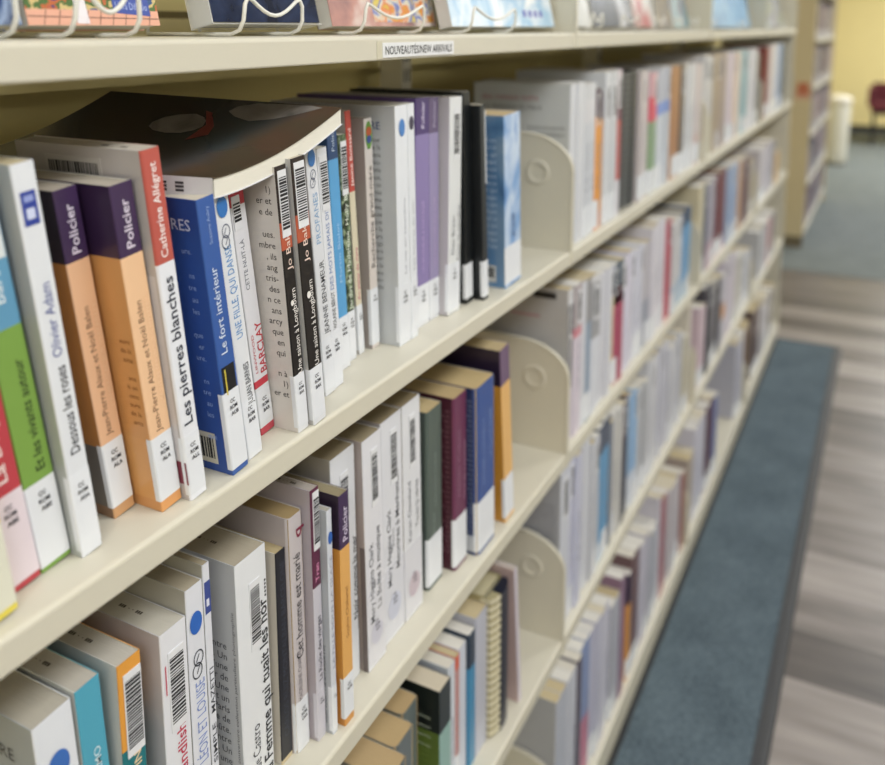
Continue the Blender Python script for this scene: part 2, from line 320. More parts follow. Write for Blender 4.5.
'b24': (dict(segs=[(1, '23272b')], side='181b1e', pages='a49c8a', label=(.004, .046, ''), draw=[patch(.75, .98, .6, .97, 'c9ccd0')]), 'dark charcoal book next to the blue cloud-patterned one'),
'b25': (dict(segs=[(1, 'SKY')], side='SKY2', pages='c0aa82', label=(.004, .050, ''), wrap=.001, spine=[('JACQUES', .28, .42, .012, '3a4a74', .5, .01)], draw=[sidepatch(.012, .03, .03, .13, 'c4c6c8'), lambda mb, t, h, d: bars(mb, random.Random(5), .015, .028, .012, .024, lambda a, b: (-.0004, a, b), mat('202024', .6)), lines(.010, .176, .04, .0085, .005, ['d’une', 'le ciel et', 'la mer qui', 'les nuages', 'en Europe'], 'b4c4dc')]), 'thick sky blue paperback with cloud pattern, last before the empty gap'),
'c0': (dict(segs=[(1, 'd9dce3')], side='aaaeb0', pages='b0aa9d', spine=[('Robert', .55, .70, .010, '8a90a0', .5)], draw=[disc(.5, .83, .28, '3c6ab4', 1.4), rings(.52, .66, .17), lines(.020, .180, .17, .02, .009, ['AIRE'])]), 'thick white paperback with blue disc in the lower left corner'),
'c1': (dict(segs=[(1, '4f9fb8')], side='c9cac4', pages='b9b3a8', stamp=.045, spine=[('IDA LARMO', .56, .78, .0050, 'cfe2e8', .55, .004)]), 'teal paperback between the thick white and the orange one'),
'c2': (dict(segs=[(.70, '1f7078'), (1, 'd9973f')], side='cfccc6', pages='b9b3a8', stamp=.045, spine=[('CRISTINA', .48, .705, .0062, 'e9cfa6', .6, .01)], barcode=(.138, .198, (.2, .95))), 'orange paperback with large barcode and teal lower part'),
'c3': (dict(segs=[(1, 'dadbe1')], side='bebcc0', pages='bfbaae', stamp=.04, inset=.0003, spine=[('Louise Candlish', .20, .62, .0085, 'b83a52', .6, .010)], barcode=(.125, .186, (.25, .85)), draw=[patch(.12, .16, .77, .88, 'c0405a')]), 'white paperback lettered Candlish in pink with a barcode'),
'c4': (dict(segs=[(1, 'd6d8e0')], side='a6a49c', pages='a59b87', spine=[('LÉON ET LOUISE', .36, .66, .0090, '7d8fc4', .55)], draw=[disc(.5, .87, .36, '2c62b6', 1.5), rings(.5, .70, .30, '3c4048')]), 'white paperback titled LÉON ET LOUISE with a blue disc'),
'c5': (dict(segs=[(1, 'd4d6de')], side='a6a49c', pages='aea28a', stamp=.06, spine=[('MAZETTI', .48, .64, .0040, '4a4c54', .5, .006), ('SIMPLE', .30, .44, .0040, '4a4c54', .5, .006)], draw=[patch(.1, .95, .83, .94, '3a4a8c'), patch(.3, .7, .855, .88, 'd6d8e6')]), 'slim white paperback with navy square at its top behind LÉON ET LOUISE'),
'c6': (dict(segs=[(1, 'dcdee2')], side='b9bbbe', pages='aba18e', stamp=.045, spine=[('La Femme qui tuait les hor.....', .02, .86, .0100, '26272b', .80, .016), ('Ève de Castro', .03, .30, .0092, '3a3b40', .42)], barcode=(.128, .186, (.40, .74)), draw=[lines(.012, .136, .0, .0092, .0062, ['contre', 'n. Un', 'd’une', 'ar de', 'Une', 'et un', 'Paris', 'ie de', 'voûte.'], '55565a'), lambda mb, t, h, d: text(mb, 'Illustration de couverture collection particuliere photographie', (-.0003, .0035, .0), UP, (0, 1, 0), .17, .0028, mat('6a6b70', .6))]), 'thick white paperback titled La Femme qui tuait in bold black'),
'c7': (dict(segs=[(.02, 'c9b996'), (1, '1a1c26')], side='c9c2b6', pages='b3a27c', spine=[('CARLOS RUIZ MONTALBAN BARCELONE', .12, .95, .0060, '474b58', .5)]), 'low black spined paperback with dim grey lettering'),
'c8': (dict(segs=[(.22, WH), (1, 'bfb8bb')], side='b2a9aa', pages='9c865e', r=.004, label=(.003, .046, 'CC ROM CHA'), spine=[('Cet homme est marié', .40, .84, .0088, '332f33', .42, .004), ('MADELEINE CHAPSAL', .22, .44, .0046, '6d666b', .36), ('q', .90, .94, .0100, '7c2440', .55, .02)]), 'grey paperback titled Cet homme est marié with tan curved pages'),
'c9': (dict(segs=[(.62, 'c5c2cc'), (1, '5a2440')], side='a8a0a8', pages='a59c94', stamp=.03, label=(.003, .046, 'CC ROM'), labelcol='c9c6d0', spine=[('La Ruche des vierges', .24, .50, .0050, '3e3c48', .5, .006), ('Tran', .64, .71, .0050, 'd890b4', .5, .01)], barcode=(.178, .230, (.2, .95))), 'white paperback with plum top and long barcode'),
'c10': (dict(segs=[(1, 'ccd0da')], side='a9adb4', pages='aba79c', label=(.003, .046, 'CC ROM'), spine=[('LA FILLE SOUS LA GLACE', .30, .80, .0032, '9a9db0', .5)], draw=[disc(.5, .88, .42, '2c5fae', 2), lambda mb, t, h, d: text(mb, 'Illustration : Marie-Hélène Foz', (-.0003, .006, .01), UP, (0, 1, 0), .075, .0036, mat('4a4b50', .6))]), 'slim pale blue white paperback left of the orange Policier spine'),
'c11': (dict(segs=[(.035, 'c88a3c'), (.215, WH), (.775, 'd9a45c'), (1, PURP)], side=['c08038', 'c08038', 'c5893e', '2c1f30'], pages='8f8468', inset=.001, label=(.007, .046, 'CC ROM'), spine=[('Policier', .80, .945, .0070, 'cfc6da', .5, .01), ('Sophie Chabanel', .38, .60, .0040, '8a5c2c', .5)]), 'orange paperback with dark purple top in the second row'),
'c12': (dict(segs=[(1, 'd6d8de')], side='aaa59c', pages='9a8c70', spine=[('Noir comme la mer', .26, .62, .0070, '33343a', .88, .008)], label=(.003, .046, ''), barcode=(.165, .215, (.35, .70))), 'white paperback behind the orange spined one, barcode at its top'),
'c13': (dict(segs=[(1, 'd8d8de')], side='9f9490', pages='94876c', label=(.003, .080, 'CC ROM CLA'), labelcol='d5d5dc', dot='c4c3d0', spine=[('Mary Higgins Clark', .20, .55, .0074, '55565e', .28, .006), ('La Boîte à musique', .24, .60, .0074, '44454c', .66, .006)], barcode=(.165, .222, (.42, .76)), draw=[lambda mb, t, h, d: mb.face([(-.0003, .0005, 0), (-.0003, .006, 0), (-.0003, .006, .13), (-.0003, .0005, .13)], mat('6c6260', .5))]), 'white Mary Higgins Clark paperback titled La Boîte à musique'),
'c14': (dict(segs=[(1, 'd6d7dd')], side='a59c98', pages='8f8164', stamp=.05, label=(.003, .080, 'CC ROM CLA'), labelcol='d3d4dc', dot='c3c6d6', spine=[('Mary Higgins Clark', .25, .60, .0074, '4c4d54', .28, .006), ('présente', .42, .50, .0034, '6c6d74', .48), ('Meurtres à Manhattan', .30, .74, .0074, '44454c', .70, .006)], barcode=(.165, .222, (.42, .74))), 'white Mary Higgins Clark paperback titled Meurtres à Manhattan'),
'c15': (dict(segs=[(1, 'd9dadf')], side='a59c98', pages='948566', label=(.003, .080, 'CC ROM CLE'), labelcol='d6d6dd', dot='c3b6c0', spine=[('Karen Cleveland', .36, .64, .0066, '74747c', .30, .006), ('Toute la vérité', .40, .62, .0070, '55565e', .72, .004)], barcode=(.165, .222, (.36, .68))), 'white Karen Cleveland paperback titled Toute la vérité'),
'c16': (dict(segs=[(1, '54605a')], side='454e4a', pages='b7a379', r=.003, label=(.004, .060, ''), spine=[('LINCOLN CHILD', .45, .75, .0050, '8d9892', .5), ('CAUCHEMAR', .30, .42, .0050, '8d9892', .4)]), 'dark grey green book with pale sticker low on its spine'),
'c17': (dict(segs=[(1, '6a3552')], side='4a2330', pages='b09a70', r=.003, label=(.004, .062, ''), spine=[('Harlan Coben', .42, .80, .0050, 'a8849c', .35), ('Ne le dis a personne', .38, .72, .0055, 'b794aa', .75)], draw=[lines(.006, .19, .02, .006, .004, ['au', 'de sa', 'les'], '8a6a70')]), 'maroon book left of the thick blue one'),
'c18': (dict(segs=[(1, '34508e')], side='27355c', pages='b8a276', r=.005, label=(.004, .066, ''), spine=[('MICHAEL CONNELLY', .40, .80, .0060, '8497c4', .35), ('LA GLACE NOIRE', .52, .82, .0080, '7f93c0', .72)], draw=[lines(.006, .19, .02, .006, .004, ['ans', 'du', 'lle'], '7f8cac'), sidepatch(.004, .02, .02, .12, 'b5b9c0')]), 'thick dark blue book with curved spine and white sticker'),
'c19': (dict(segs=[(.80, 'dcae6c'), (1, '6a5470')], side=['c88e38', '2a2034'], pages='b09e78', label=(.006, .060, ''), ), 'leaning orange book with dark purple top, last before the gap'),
'd8': None, 'd9': (dict(segs=[(1, 'cbc3cf')], side='b9a3a3', pages='b5a9a0'), 'leaning pinkish white book against the dark spiral notebook'),
}

NEAR = [  # key, row, x, y, lift, thickness, height, depth, lean
 ('b0', 1, -0.8650, 0.0112, 0.0000, 0.0340, 0.2292, 0.1450, -0.1057),
 ('b1', 1, -0.8261, 0.0265, 0.0000, 0.0199, 0.2410, 0.1450, -0.1222),
 ('b2', 1, -0.8041, 0.0287, 0.0000, 0.0194, 0.2391, 0.1450, -0.1264),
 ('b3', 1, -0.7836, 0.0205, 0.0000, 0.0141, 0.2374, 0.1450, -0.1063),
 ('b4', 1, -0.7467, 0.0363, 0.0000, 0.0162, 0.2164, 0.1100, -0.1226),
 ('b5', 1, -0.7276, 0.0153, 0.0000, 0.0170, 0.2174, 0.1100, -0.1142),
 ('b6', 1, -0.7096, 0.0082, 0.0000, 0.0149, 0.2361, 0.1450, -0.1054),
 ('b7', 1, -0.6726, 0.0059, 0.0000, 0.0160, 0.1995, 0.1100, -0.1110),
 ('b8', 1, -0.6513, 0.0103, 0.0000, 0.0150, 0.1982, 0.1100, -0.1243),
 ('b9', 1, -0.6178, 0.0268, 0.0000, 0.0154, 0.1960, 0.1100, -0.1275),
 ('b10', 1, -0.6014, 0.0043, 0.0000, 0.0123, 0.2094, 0.1450, -0.0836),
 ('b11', 1, -0.5861, 0.0014, 0.0000, 0.0158, 0.2134, 0.1450, -0.0857),
 ('b12', 1, -0.5391, 0.0243, 0.0000, 0.0142, 0.2147, 0.1450, -0.0906),
 ('b13', 1, -0.5224, 0.0271, 0.0000, 0.0135, 0.2104, 0.1450, -0.0805),
 ('b14', 1, -0.4883, 0.0437, 0.0000, 0.0145, 0.2287, 0.1450, -0.0636),
 ('b15', 1, -0.4666, 0.0495, 0.0000, 0.0114, 0.2130, 0.1450, -0.0476),
 ('b16', 1, -0.4479, 0.0511, 0.0000, 0.0086, 0.2334, 0.1450, -0.0688),
 ('b17', 1, -0.4308, 0.0474, 0.0000, 0.0125, 0.2238, 0.1450, -0.0377),
 ('b18', 1, -0.4135, 0.0273, 0.0000, 0.0218, 0.2345, 0.1450, -0.0180),
 ('b19', 1, -0.3901, 0.0273, 0.0000, 0.0123, 0.2349, 0.1450, -0.0213),
 ('b20', 1, -0.3643, 0.0370, 0.0002, 0.0269, 0.2370, 0.1450, 0.0065),
 ('b21', 1, -0.3351, 0.0372, 0.0000, 0.0196, 0.2359, 0.1450, 0.0008),
 ('b22', 1, -0.3146, 0.0270, 0.0007, 0.0271, 0.2344, 0.1450, 0.0252),
 ('b23', 1, -0.2704, 0.0271, 0.0000, 0.0168, 0.2380, 0.1450, -0.0364),
 ('b24', 1, -0.2490, 0.0155, 0.0000, 0.0122, 0.2234, 0.1450, -0.0528),
 ('b25', 1, -0.1975, 0.0115, 0.0000, 0.0465, 0.2068, 0.1450, -0.0436),
 ('c0', 2, -0.7999, 0.0300, 0.0000, 0.0260, 0.2099, 0.1450, -0.0570),
 ('c1', 2, -0.7721, 0.0300, 0.0000, 0.0176, 0.2117, 0.1450, -0.0448),
 ('c2', 2, -0.7536, 0.0300, 0.0003, 0.0122, 0.2071, 0.1450, 0.0276),
 ('c3', 2, -0.7240, 0.0300, 0.0001, 0.0236, 0.2028, 0.1450, 0.0032),
 ('c4', 2, -0.6990, 0.0300, 0.0000, 0.0161, 0.2203, 0.1450, 0.0009),
 ('c5', 2, -0.6817, 0.0300, 0.0000, 0.0067, 0.2297, 0.1450, -0.0005),
 ('c6', 2, -0.6488, 0.0300, 0.0000, 0.0345, 0.2093, 0.1450, -0.0048),
 ('c7', 2, -0.6044, 0.0305, 0.0001, 0.0141, 0.1914, 0.1100, 0.0071),
 ('c8', 2, -0.5840, 0.0236, 0.0000, 0.0074, 0.2164, 0.1450, -0.0209),
 ('c9', 2, -0.5756, 0.0173, 0.0000, 0.0069, 0.2328, 0.1450, -0.0018),
 ('c10', 2, -0.5567, 0.0087, 0.0000, 0.0066, 0.2104, 0.1100, -0.0051),
 ('c11', 2, -0.5473, 0.0068, 0.0000, 0.0141, 0.2186, 0.1450, -0.0064),
 ('c12', 2, -0.5258, 0.0303, 0.0000, 0.0367, 0.2348, 0.1450, -0.0079),
 ('c13', 2, -0.4848, 0.0226, 0.0000, 0.0309, 0.2362, 0.1450, -0.0196),
 ('c14', 2, -0.4485, 0.0272, 0.0000, 0.0378, 0.2361, 0.1450, -0.0124),
 ('c15', 2, -0.4090, 0.0266, 0.0000, 0.0349, 0.2373, 0.1450, -0.0156),
 ('c16', 2, -0.3563, 0.0297, 0.0000, 0.0333, 0.2064, 0.1450, -0.0043),
 ('c17', 2, -0.3128, 0.0199, 0.0000, 0.0316, 0.2066, 0.1450, -0.0091),
 ('c18', 2, -0.2762, 0.0090, 0.0000, 0.0491, 0.2067, 0.1450, -0.0225),
 ('c19', 2, -0.1997, 0.0078, 0.0000, 0.0261, 0.2313, 0.1450, -0.0903),
 ('d8', 3, -0.2329, -0.0043, 0.0000, 0.0390, 0.2294, 0.1450, -0.0388),
 ('d9', 3, -0.1496, 0.0056, 0.0000, 0.0194, 0.2103, 0.1450, -0.1279),
]

FAR = [  # row, bay, x, y, thickness, height, bands, words, copy, copies, lightness shift
 (3, 1, -0.3175, 0.0257, 0.0172, 0.178, [(1, 'c9cfd8')], 'pale blue white', 0, 1, 0.0),
 (3, 1, -0.2987, 0.0264, 0.0114, 0.178, [(0.9, 'b98a88'), (1, 'c9614a')], 'dusty pink spine with orange top', 0, 1, 0.0),
 (3, 1, -0.2857, 0.0285, 0.0199, 0.178, [(1, 'c6cbd8')], 'pale white blue', 0, 1, 0.0),
 (3, 1, -0.2642, 0.0258, 0.0179, 0.1827, [(0.75, '3f84ad'), (1, '2b3a4c')], 'blue spine with dark navy top', 0, 1, 0.0),
 (3, 1, -0.2447, 0.026, 0.0328, 0.1917, [(0.2, 'b9bccb'), (1, 'b4b6c4')], 'wide pale grey', 0, 1, 0.0),
 (3, 2, 0.0138, 0.0115, 0.0366, 0.262, [(1, 'c6c9d3')], 'white grey sticker', 0, 1, 0.0),
 (3, 2, 0.052, 0.0128, 0.0224, 0.2603, [(1, 'bfc1d4')], 'lavender white', 0, 2, 0.008),
 (3, 2, 0.0749, 0.0085, 0.0258, 0.2565, [(1, 'bfc1d4')], 'lavender white', 1, 2, -0.012),
 (3, 2, 0.1023, 0.0139, 0.0227, 0.2619, [(1, 'c9cbd3')], 'clean white', 0, 2, -0.029),
 (3, 2, 0.1255, 0.0117, 0.0188, 0.262, [(1, 'c9cbd3')], 'clean white', 1, 2, 0.01),
 (3, 2, 0.1459, 0.0084, 0.0192, 0.2437, [(1, 'bcbec6')], 'light grey', 0, 2, 0.002),
 (3, 2, 0.1656, 0.0082, 0.0224, 0.2452, [(1, 'bcbec6')], 'light grey', 1, 2, -0.016),
 (3, 2, 0.1895, 0.0111, 0.0312, 0.2479, [(0.15, 'b3c1d2'), (0.8, '5b93bd'), (1, '454e62')], 'bright blue with navy top', 0, 2, 0.021),
 (3, 2, 0.2212, 0.012, 0.0312, 0.2497, [(0.15, 'b3c1d2'), (0.8, '5b93bd'), (1, '454e62')], 'bright blue with navy top', 1, 2, -0.0),
 (3, 2, 0.254, 0.0107, 0.0201, 0.2317, [(1, '7b818c')], 'narrow grey', 0, 1, 0.0),
 (3, 2, 0.2757, 0.013, 0.0238, 0.2384, [(1, 'c3c2c0')], 'off white', 0, 2, 0.031),
 (3, 2, 0.3, 0.0094, 0.0261, 0.2358, [(1, 'c3c2c0')], 'off white', 1, 2, -0.012),
 (3, 2, 0.3278, 0.0104, 0.0239, 0.2348, [(0.7, '2f2f3e'), (1, '54434c')], 'black', 0, 2, 0.017),
 (3, 2, 0.3521, 0.0137, 0.0261, 0.2418, [(0.7, '2f2f3e'), (1, '54434c')], 'black', 1, 2, -0.007),
 (3, 2, 0.3798, 0.0135, 0.0273, 0.2283, [(0.3, 'c4cbd8'), (1, '8fb0d2')], 'pale blue', 0, 2, -0.018),
 (3, 2, 0.4075, 0.0104, 0.0223, 0.2325, [(0.3, 'c4cbd8'), (1, '8fb0d2')], 'pale blue', 1, 2, 0.03),
 (3, 2, 0.4315, 0.0096, 0.022, 0.2241, [(1, 'b1b3b9')], 'silver grey', 0, 3, 0.017),
 (3, 2, 0.4539, 0.0125, 0.0221, 0.2214, [(1, 'b1b3b9')], 'silver grey', 1, 3, 0.029),
 (3, 2, 0.4765, 0.0086, 0.0294, 0.2194, [(1, 'b1b3b9')], 'silver grey', 2, 3, -0.016),
 (3, 2, 0.5075, 0.0114, 0.0217, 0.25, [(1, 'c7c8cf')], 'plain white', 0, 3, -0.02),
 (3, 2, 0.5297, 0.0088, 0.0241, 0.2446, [(1, 'c7c8cf')], 'plain white', 1, 3, 0.015),
 (3, 2, 0.5543, 0.0105, 0.027, 0.2487, [(1, 'c7c8cf')], 'plain white', 2, 3, -0.024),
 (3, 2, 0.5828, 0.0128, 0.0233, 0.2396, [(1, 'bdbecb')], 'bluish white', 0, 4, 0.03),
 (3, 2, 0.6066, 0.0104, 0.0239, 0.2452, [(1, 'bdbecb')], 'bluish white', 1, 4, -0.018),
 (3, 2, 0.631, 0.0139, 0.0274, 0.243, [(1, 'bdbecb')], 'bluish white', 2, 4, -0.025),
 (3, 2, 0.6589, 0.0126, 0.0255, 0.2391, [(1, 'bdbecb')], 'bluish white', 3, 4, -0.015),
 (3, 2, 0.6859, 0.0085, 0.0236, 0.214, [(1, 'c3c4cc')], 'wide white', 0, 5, -0.027),
 (3, 2, 0.71, 0.0102, 0.0252, 0.2136, [(1, 'c3c4cc')], 'wide white', 1, 5, 0.006),
 (3, 2, 0.7357, 0.0114, 0.0243, 0.22, [(1, 'c3c4cc')], 'wide white', 2, 5, -0.001),
 (3, 2, 0.7605, 0.0135, 0.0269, 0.213, [(1, 'c3c4cc')], 'wide white', 3, 5, -0.022),
 (3, 2, 0.788, 0.0091, 0.0227, 0.2187, [(1, 'c3c4cc')], 'wide white', 4, 5, -0.016),
 (3, 2, 0.8122, 0.0137, 0.0238, 0.1952, [(1, 'bdb8a6')], 'greenish cream', 0, 3, -0.019),
 (3, 2, 0.8365, 0.0086, 0.0246, 0.1922, [(1, 'bdb8a6')], 'greenish cream', 1, 3, -0.005),
 (3, 2, 0.8617, 0.0094, 0.0184, 0.1871, [(1, 'bdb8a6')], 'greenish cream', 2, 3, 0.029),
 (3, 2, 0.8816, 0.0122, 0.0312, 0.254, [(1, 'c9c2b6')], 'cream', 0, 1, 0.0),
 (3, 3, 0.999, 0.0098, 0.034, 0.2114, [(1, 'c3aeb9')], 'pale pink', 0, 2, 0.006),
 (3, 3, 1.0335, 0.0084, 0.038, 0.2056, [(1, 'c3aeb9')], 'pale pink', 1, 2, 0.014),
 (3, 3, 1.0731, 0.0117, 0.0332, 0.2402, [(1, '3c3a44')], 'charcoal', 0, 3, 0.022),
 (3, 3, 1.1068, 0.0081, 0.0337, 0.2434, [(1, '3c3a44')], 'charcoal', 1, 3, -0.019),
 (3, 3, 1.141, 0.0084, 0.0396, 0.2376, [(1, '3c3a44')], 'charcoal', 2, 3, -0.003),
 (3, 3, 1.1822, 0.0088, 0.0386, 0.2159, [(1, '4a4852')], 'dark grey', 0, 3, 0.005),
 (3, 3, 1.2212, 0.0119, 0.0405, 0.2206, [(1, '4a4852')], 'dark grey', 1, 3, 0.03),
 (3, 3, 1.2622, 0.0088, 0.0464, 0.2188, [(1, '4a4852')], 'dark grey', 2, 3, 0.005),
 (3, 3, 1.3102, 0.0082, 0.0587, 0.2093, [(0.4, 'b9b9c4'), (0.6, 'cb8a3a'), (1, 'b4b2c0')], 'white with an orange mark', 0, 1, 0.0),
 (3, 3, 1.3705, 0.0138, 0.0409, 0.2384, [(1, 'c3bcc9')], 'pale lilac', 0, 4, 0.013),
 (3, 3, 1.4119, 0.0124, 0.0409, 0.236, [(1, 'c3bcc9')], 'pale lilac', 1, 4, -0.001),
 (3, 3, 1.4534, 0.0113, 0.0444, 0.2392, [(1, 'c3bcc9')], 'pale lilac', 2, 4, -0.027),
 (3, 3, 1.4983, 0.0124, 0.0595, 0.2369, [(1, 'c3bcc9')], 'pale lilac', 3, 4, 0.025),
 (3, 3, 1.5594, 0.0101, 0.0437, 0.2002, [(1, 'b7b5ae')], 'stone grey', 0, 3, 0.026),
 (3, 3, 1.6036, 0.0105, 0.0435, 0.2012, [(1, 'b7b5ae')], 'stone grey', 1, 3, 0.023),
 (3, 3, 1.6476, 0.0114, 0.037, 0.2002, [(1, 'b7b5ae')], 'stone grey', 2, 3, 0.023),
 (3, 3, 1.6861, 0.0117, 0.0376, 0.1751, [(1, 'c0c2ca')], 'white', 0, 4, 0.005),
 (3, 3, 1.7242, 0.0133, 0.0325, 0.1775, [(1, 'c0c2ca')], 'white', 1, 4, 0.031),
 (3, 3, 1.7572, 0.0115, 0.0385, 0.1752, [(1, 'c0c2ca')], 'white', 2, 4, 0.015),
 (3, 3, 1.7963, 0.0085, 0.0365, 0.1757, [(1, 'c0c2ca')], 'white', 3, 4, 0.021),
 (3, 4, 2.0762, 0.0109, 0.0564, 0.172, [(1, 'b9bac0')], 'white', 0, 3, 0.006),
 (3, 4, 2.133, 0.0117, 0.0494, 0.178, [(1, 'b9bac0')], 'white', 1, 3, -0.0),
 (3, 4, 2.1829, 0.0081, 0.0528, 0.18, [(1, 'b9bac0')], 'white', 2, 3, -0.015),
 (3, 4, 2.2373, 0.009, 0.0502, 0.1778, [(1, 'c2a0a2')], 'dusty pink', 0, 3, -0.019),
 (3, 4, 2.288, 0.0134, 0.0582, 0.1776, [(1, 'c2a0a2')], 'dusty pink', 1, 3, -0.004),
 (3, 4, 2.3467, 0.0092, 0.0495, 0.1746, [(1, 'c2a0a2')], 'dusty pink', 2, 3, 0.01),
 (3, 4, 2.3978, 0.0133, 0.0591, 0.179, [(1, '8a8688')], 'grey', 0, 2, 0.026),
 (3, 4, 2.4574, 0.0099, 0.0607, 0.1752, [(1, '8a8688')], 'grey', 1, 2, 0.005),
 (1, 2, 0.0253, 0.0131, 0.0217, 0.2285, [(1, 'c9cbd1')], 'tall glossy white', 0, 2, 0.021),
 (1, 2, 0.0476, 0.0097, 0.0257, 0.2304, [(1, 'c9cbd1')], 'tall glossy white', 1, 2, 0.028),
 (1, 2, 0.0748, 0.0093, 0.0248, 0.2267, [(0.75, 'c6c9d1'), (0.9, 'd0d0d6'), (1, 'c9cbd1')], 'white dark-marked', 0, 2, -0.014),
 (1, 2, 0.1001, 0.011, 0.0289, 0.2263, [(0.75, 'c6c9d1'), (0.9, 'd0d0d6'), (1, 'c9cbd1')], 'white dark-marked', 1, 2, 0.008),
 (1, 2, 0.1306, 0.0107, 0.0194, 0.2169, [(0.12, 'd29472'), (0.8, 'd8923e'), (1, '4a3346')], 'orange spine with dark purple top', 0, 2, 0.03),
 (1, 2, 0.1505, 0.0132, 0.0208, 0.2101, [(0.12, 'd29472'), (0.8, 'd8923e'), (1, '4a3346')], 'orange spine with dark purple top', 1, 2, -0.029),
 (1, 2, 0.1729, 0.0099, 0.0265, 0.2389, [(1, 'c9ccd2')], 'white grey sticker', 0, 2, 0.004),
 (1, 2, 0.1999, 0.0088, 0.0329, 0.2396, [(1, 'c9ccd2')], 'white grey sticker', 1, 2, -0.03),
 (1, 2, 0.2344, 0.0107, 0.0274, 0.2399, [(0.25, 'd0ced6'), (0.66, 'bb4a48'), (0.78, '6b2748'), (1, 'cdbfc9')], 'thin red and purple', 0, 1, 0.0),
 (1, 2, 0.3743, 0.0088, 0.0207, 0.2308, [(1, 'c1b9bb')], 'pinkish grey', 0, 3, -0.016),
 (1, 2, 0.3955, 0.0118, 0.0208, 0.229, [(1, 'c1b9bb')], 'pinkish grey', 1, 3, -0.003),
 (1, 2, 0.4169, 0.0138, 0.0287, 0.2293, [(1, 'c1b9bb')], 'pinkish grey', 2, 3, 0.019),
 (1, 2, 0.4472, 0.0091, 0.0285, 0.2259, [(0.2, 'cfd2d2'), (0.6, '86a07f'), (0.8, 'd2546a'), (1, 'cda3ad')], 'pink and green', 0, 2, -0.002),
 (1, 2, 0.4762, 0.0123, 0.0254, 0.2243, [(0.2, 'cfd2d2'), (0.6, '86a07f'), (0.8, 'd2546a'), (1, 'cda3ad')], 'pink and green', 1, 2, -0.002),
 (1, 2, 0.5032, 0.0122, 0.0218, 0.2273, [(0.62, 'c5cbd5'), (0.72, '7d97d2'), (1, 'b5b9c6')], 'white and blue', 0, 4, -0.01),
 (1, 2, 0.5255, 0.0104, 0.0239, 0.2304, [(0.62, 'c5cbd5'), (0.72, '7d97d2'), (1, 'b5b9c6')], 'white and blue', 1, 4, 0.016),
 (1, 2, 0.5499, 0.0136, 0.0255, 0.233, [(0.62, 'c5cbd5'), (0.72, '7d97d2'), (1, 'b5b9c6')], 'white and blue', 2, 4, -0.026),
 (1, 2, 0.5759, 0.0107, 0.0233, 0.2313, [(0.62, 'c5cbd5'), (0.72, '7d97d2'), (1, 'b5b9c6')], 'white and blue', 3, 4, -0.023),
 (1, 2, 0.6008, 0.0114, 0.0302, 0.2312, [(1, 'a5754f')], 'brown', 0, 3, -0.008),
 (1, 2, 0.6315, 0.0108, 0.0321, 0.2302, [(1, 'a5754f')], 'brown', 1, 3, 0.028),
 (1, 2, 0.6641, 0.0123, 0.025, 0.2289, [(1, 'a5754f')], 'brown', 2, 3, -0.019),
 (1, 2, 0.6907, 0.0093, 0.0306, 0.2281, [(0.2, 'c9c9cc'), (1, '6d655f')], 'thin dark grey brown', 0, 2, 0.014),
 (1, 2, 0.7217, 0.0139, 0.0255, 0.2304, [(0.2, 'c9c9cc'), (1, '6d655f')], 'thin dark grey brown', 1, 2, 0.03),
 (1, 2, 0.7488, 0.0135, 0.0272, 0.2309, [(1, 'cfd1d6')], 'clean white', 0, 3, -0.011),
 (1, 2, 0.7766, 0.0106, 0.0294, 0.227, [(1, 'cfd1d6')], 'clean white', 1, 3, -0.026),
 (1, 2, 0.8065, 0.0109, 0.0238, 0.2288, [(1, 'cfd1d6')], 'clean white', 2, 3, 0.017),
 (1, 2, 0.8319, 0.0128, 0.0236, 0.2303, [(0.3, 'c9b7b5'), (1, 'cfc6c6')], 'white and faint pink', 0, 3, -0.027),
 (1, 2, 0.856, 0.0088, 0.0246, 0.226, [(0.3, 'c9b7b5'), (1, 'cfc6c6')], 'white and faint pink', 1, 3, 0.018),
 (1, 2, 0.881, 0.0123, 0.0318, 0.2243, [(0.3, 'c9b7b5'), (1, 'cfc6c6')], 'white and faint pink', 2, 3, 0.001),
 (1, 3, 0.9354, 0.011, 0.0397, 0.2434, [(0.4, 'c9c6b4'), (1, 'c3c3c6')], 'grey and cream', 0, 3, 0.028),
 (1, 3, 0.9756, 0.0112, 0.0407, 0.238, [(0.4, 'c9c6b4'), (1, 'c3c3c6')], 'grey and cream', 1, 3, -0.017),
 (1, 3, 1.0168, 0.0118, 0.0287, 0.2398, [(0.4, 'c9c6b4'), (1, 'c3c3c6')], 'grey and cream', 2, 3, 0.014),
 (1, 3, 1.0472, 0.0099, 0.0505, 0.2443, [(1, 'a2917f')], 'taupe', 0, 2, 0.004),
 (1, 3, 1.0982, 0.0134, 0.0494, 0.2402, [(1, 'a2917f')], 'taupe', 1, 2, 0.022),
 (1, 3, 1.1492, 0.0111, 0.0366, 0.2446, [(1, '9d8f8c')], 'mauve grey', 0, 2, 0.029),
 (1, 3, 1.1864, 0.0112, 0.042, 0.2421, [(1, '9d8f8c')], 'mauve grey', 1, 2, -0.019),
 (1, 3, 1.2299, 0.0138, 0.0464, 0.2428, [(1, 'cdc3d2')], 'pale lilac', 0, 2, -0.03),
 (1, 3, 1.2769, 0.0128, 0.0459, 0.242, [(1, 'cdc3d2')], 'pale lilac', 1, 2, -0.006),
 (1, 3, 1.3243, 0.0084, 0.0367, 0.2421, [(1, 'd8c9c0')], 'pale peach', 0, 3, 0.012),
 (1, 3, 1.3616, 0.0135, 0.0365, 0.2414, [(1, 'd8c9c0')], 'pale peach', 1, 3, 0.029),
 (1, 3, 1.3986, 0.0088, 0.0347, 0.2401, [(1, 'd8c9c0')], 'pale peach', 2, 3, -0.002),
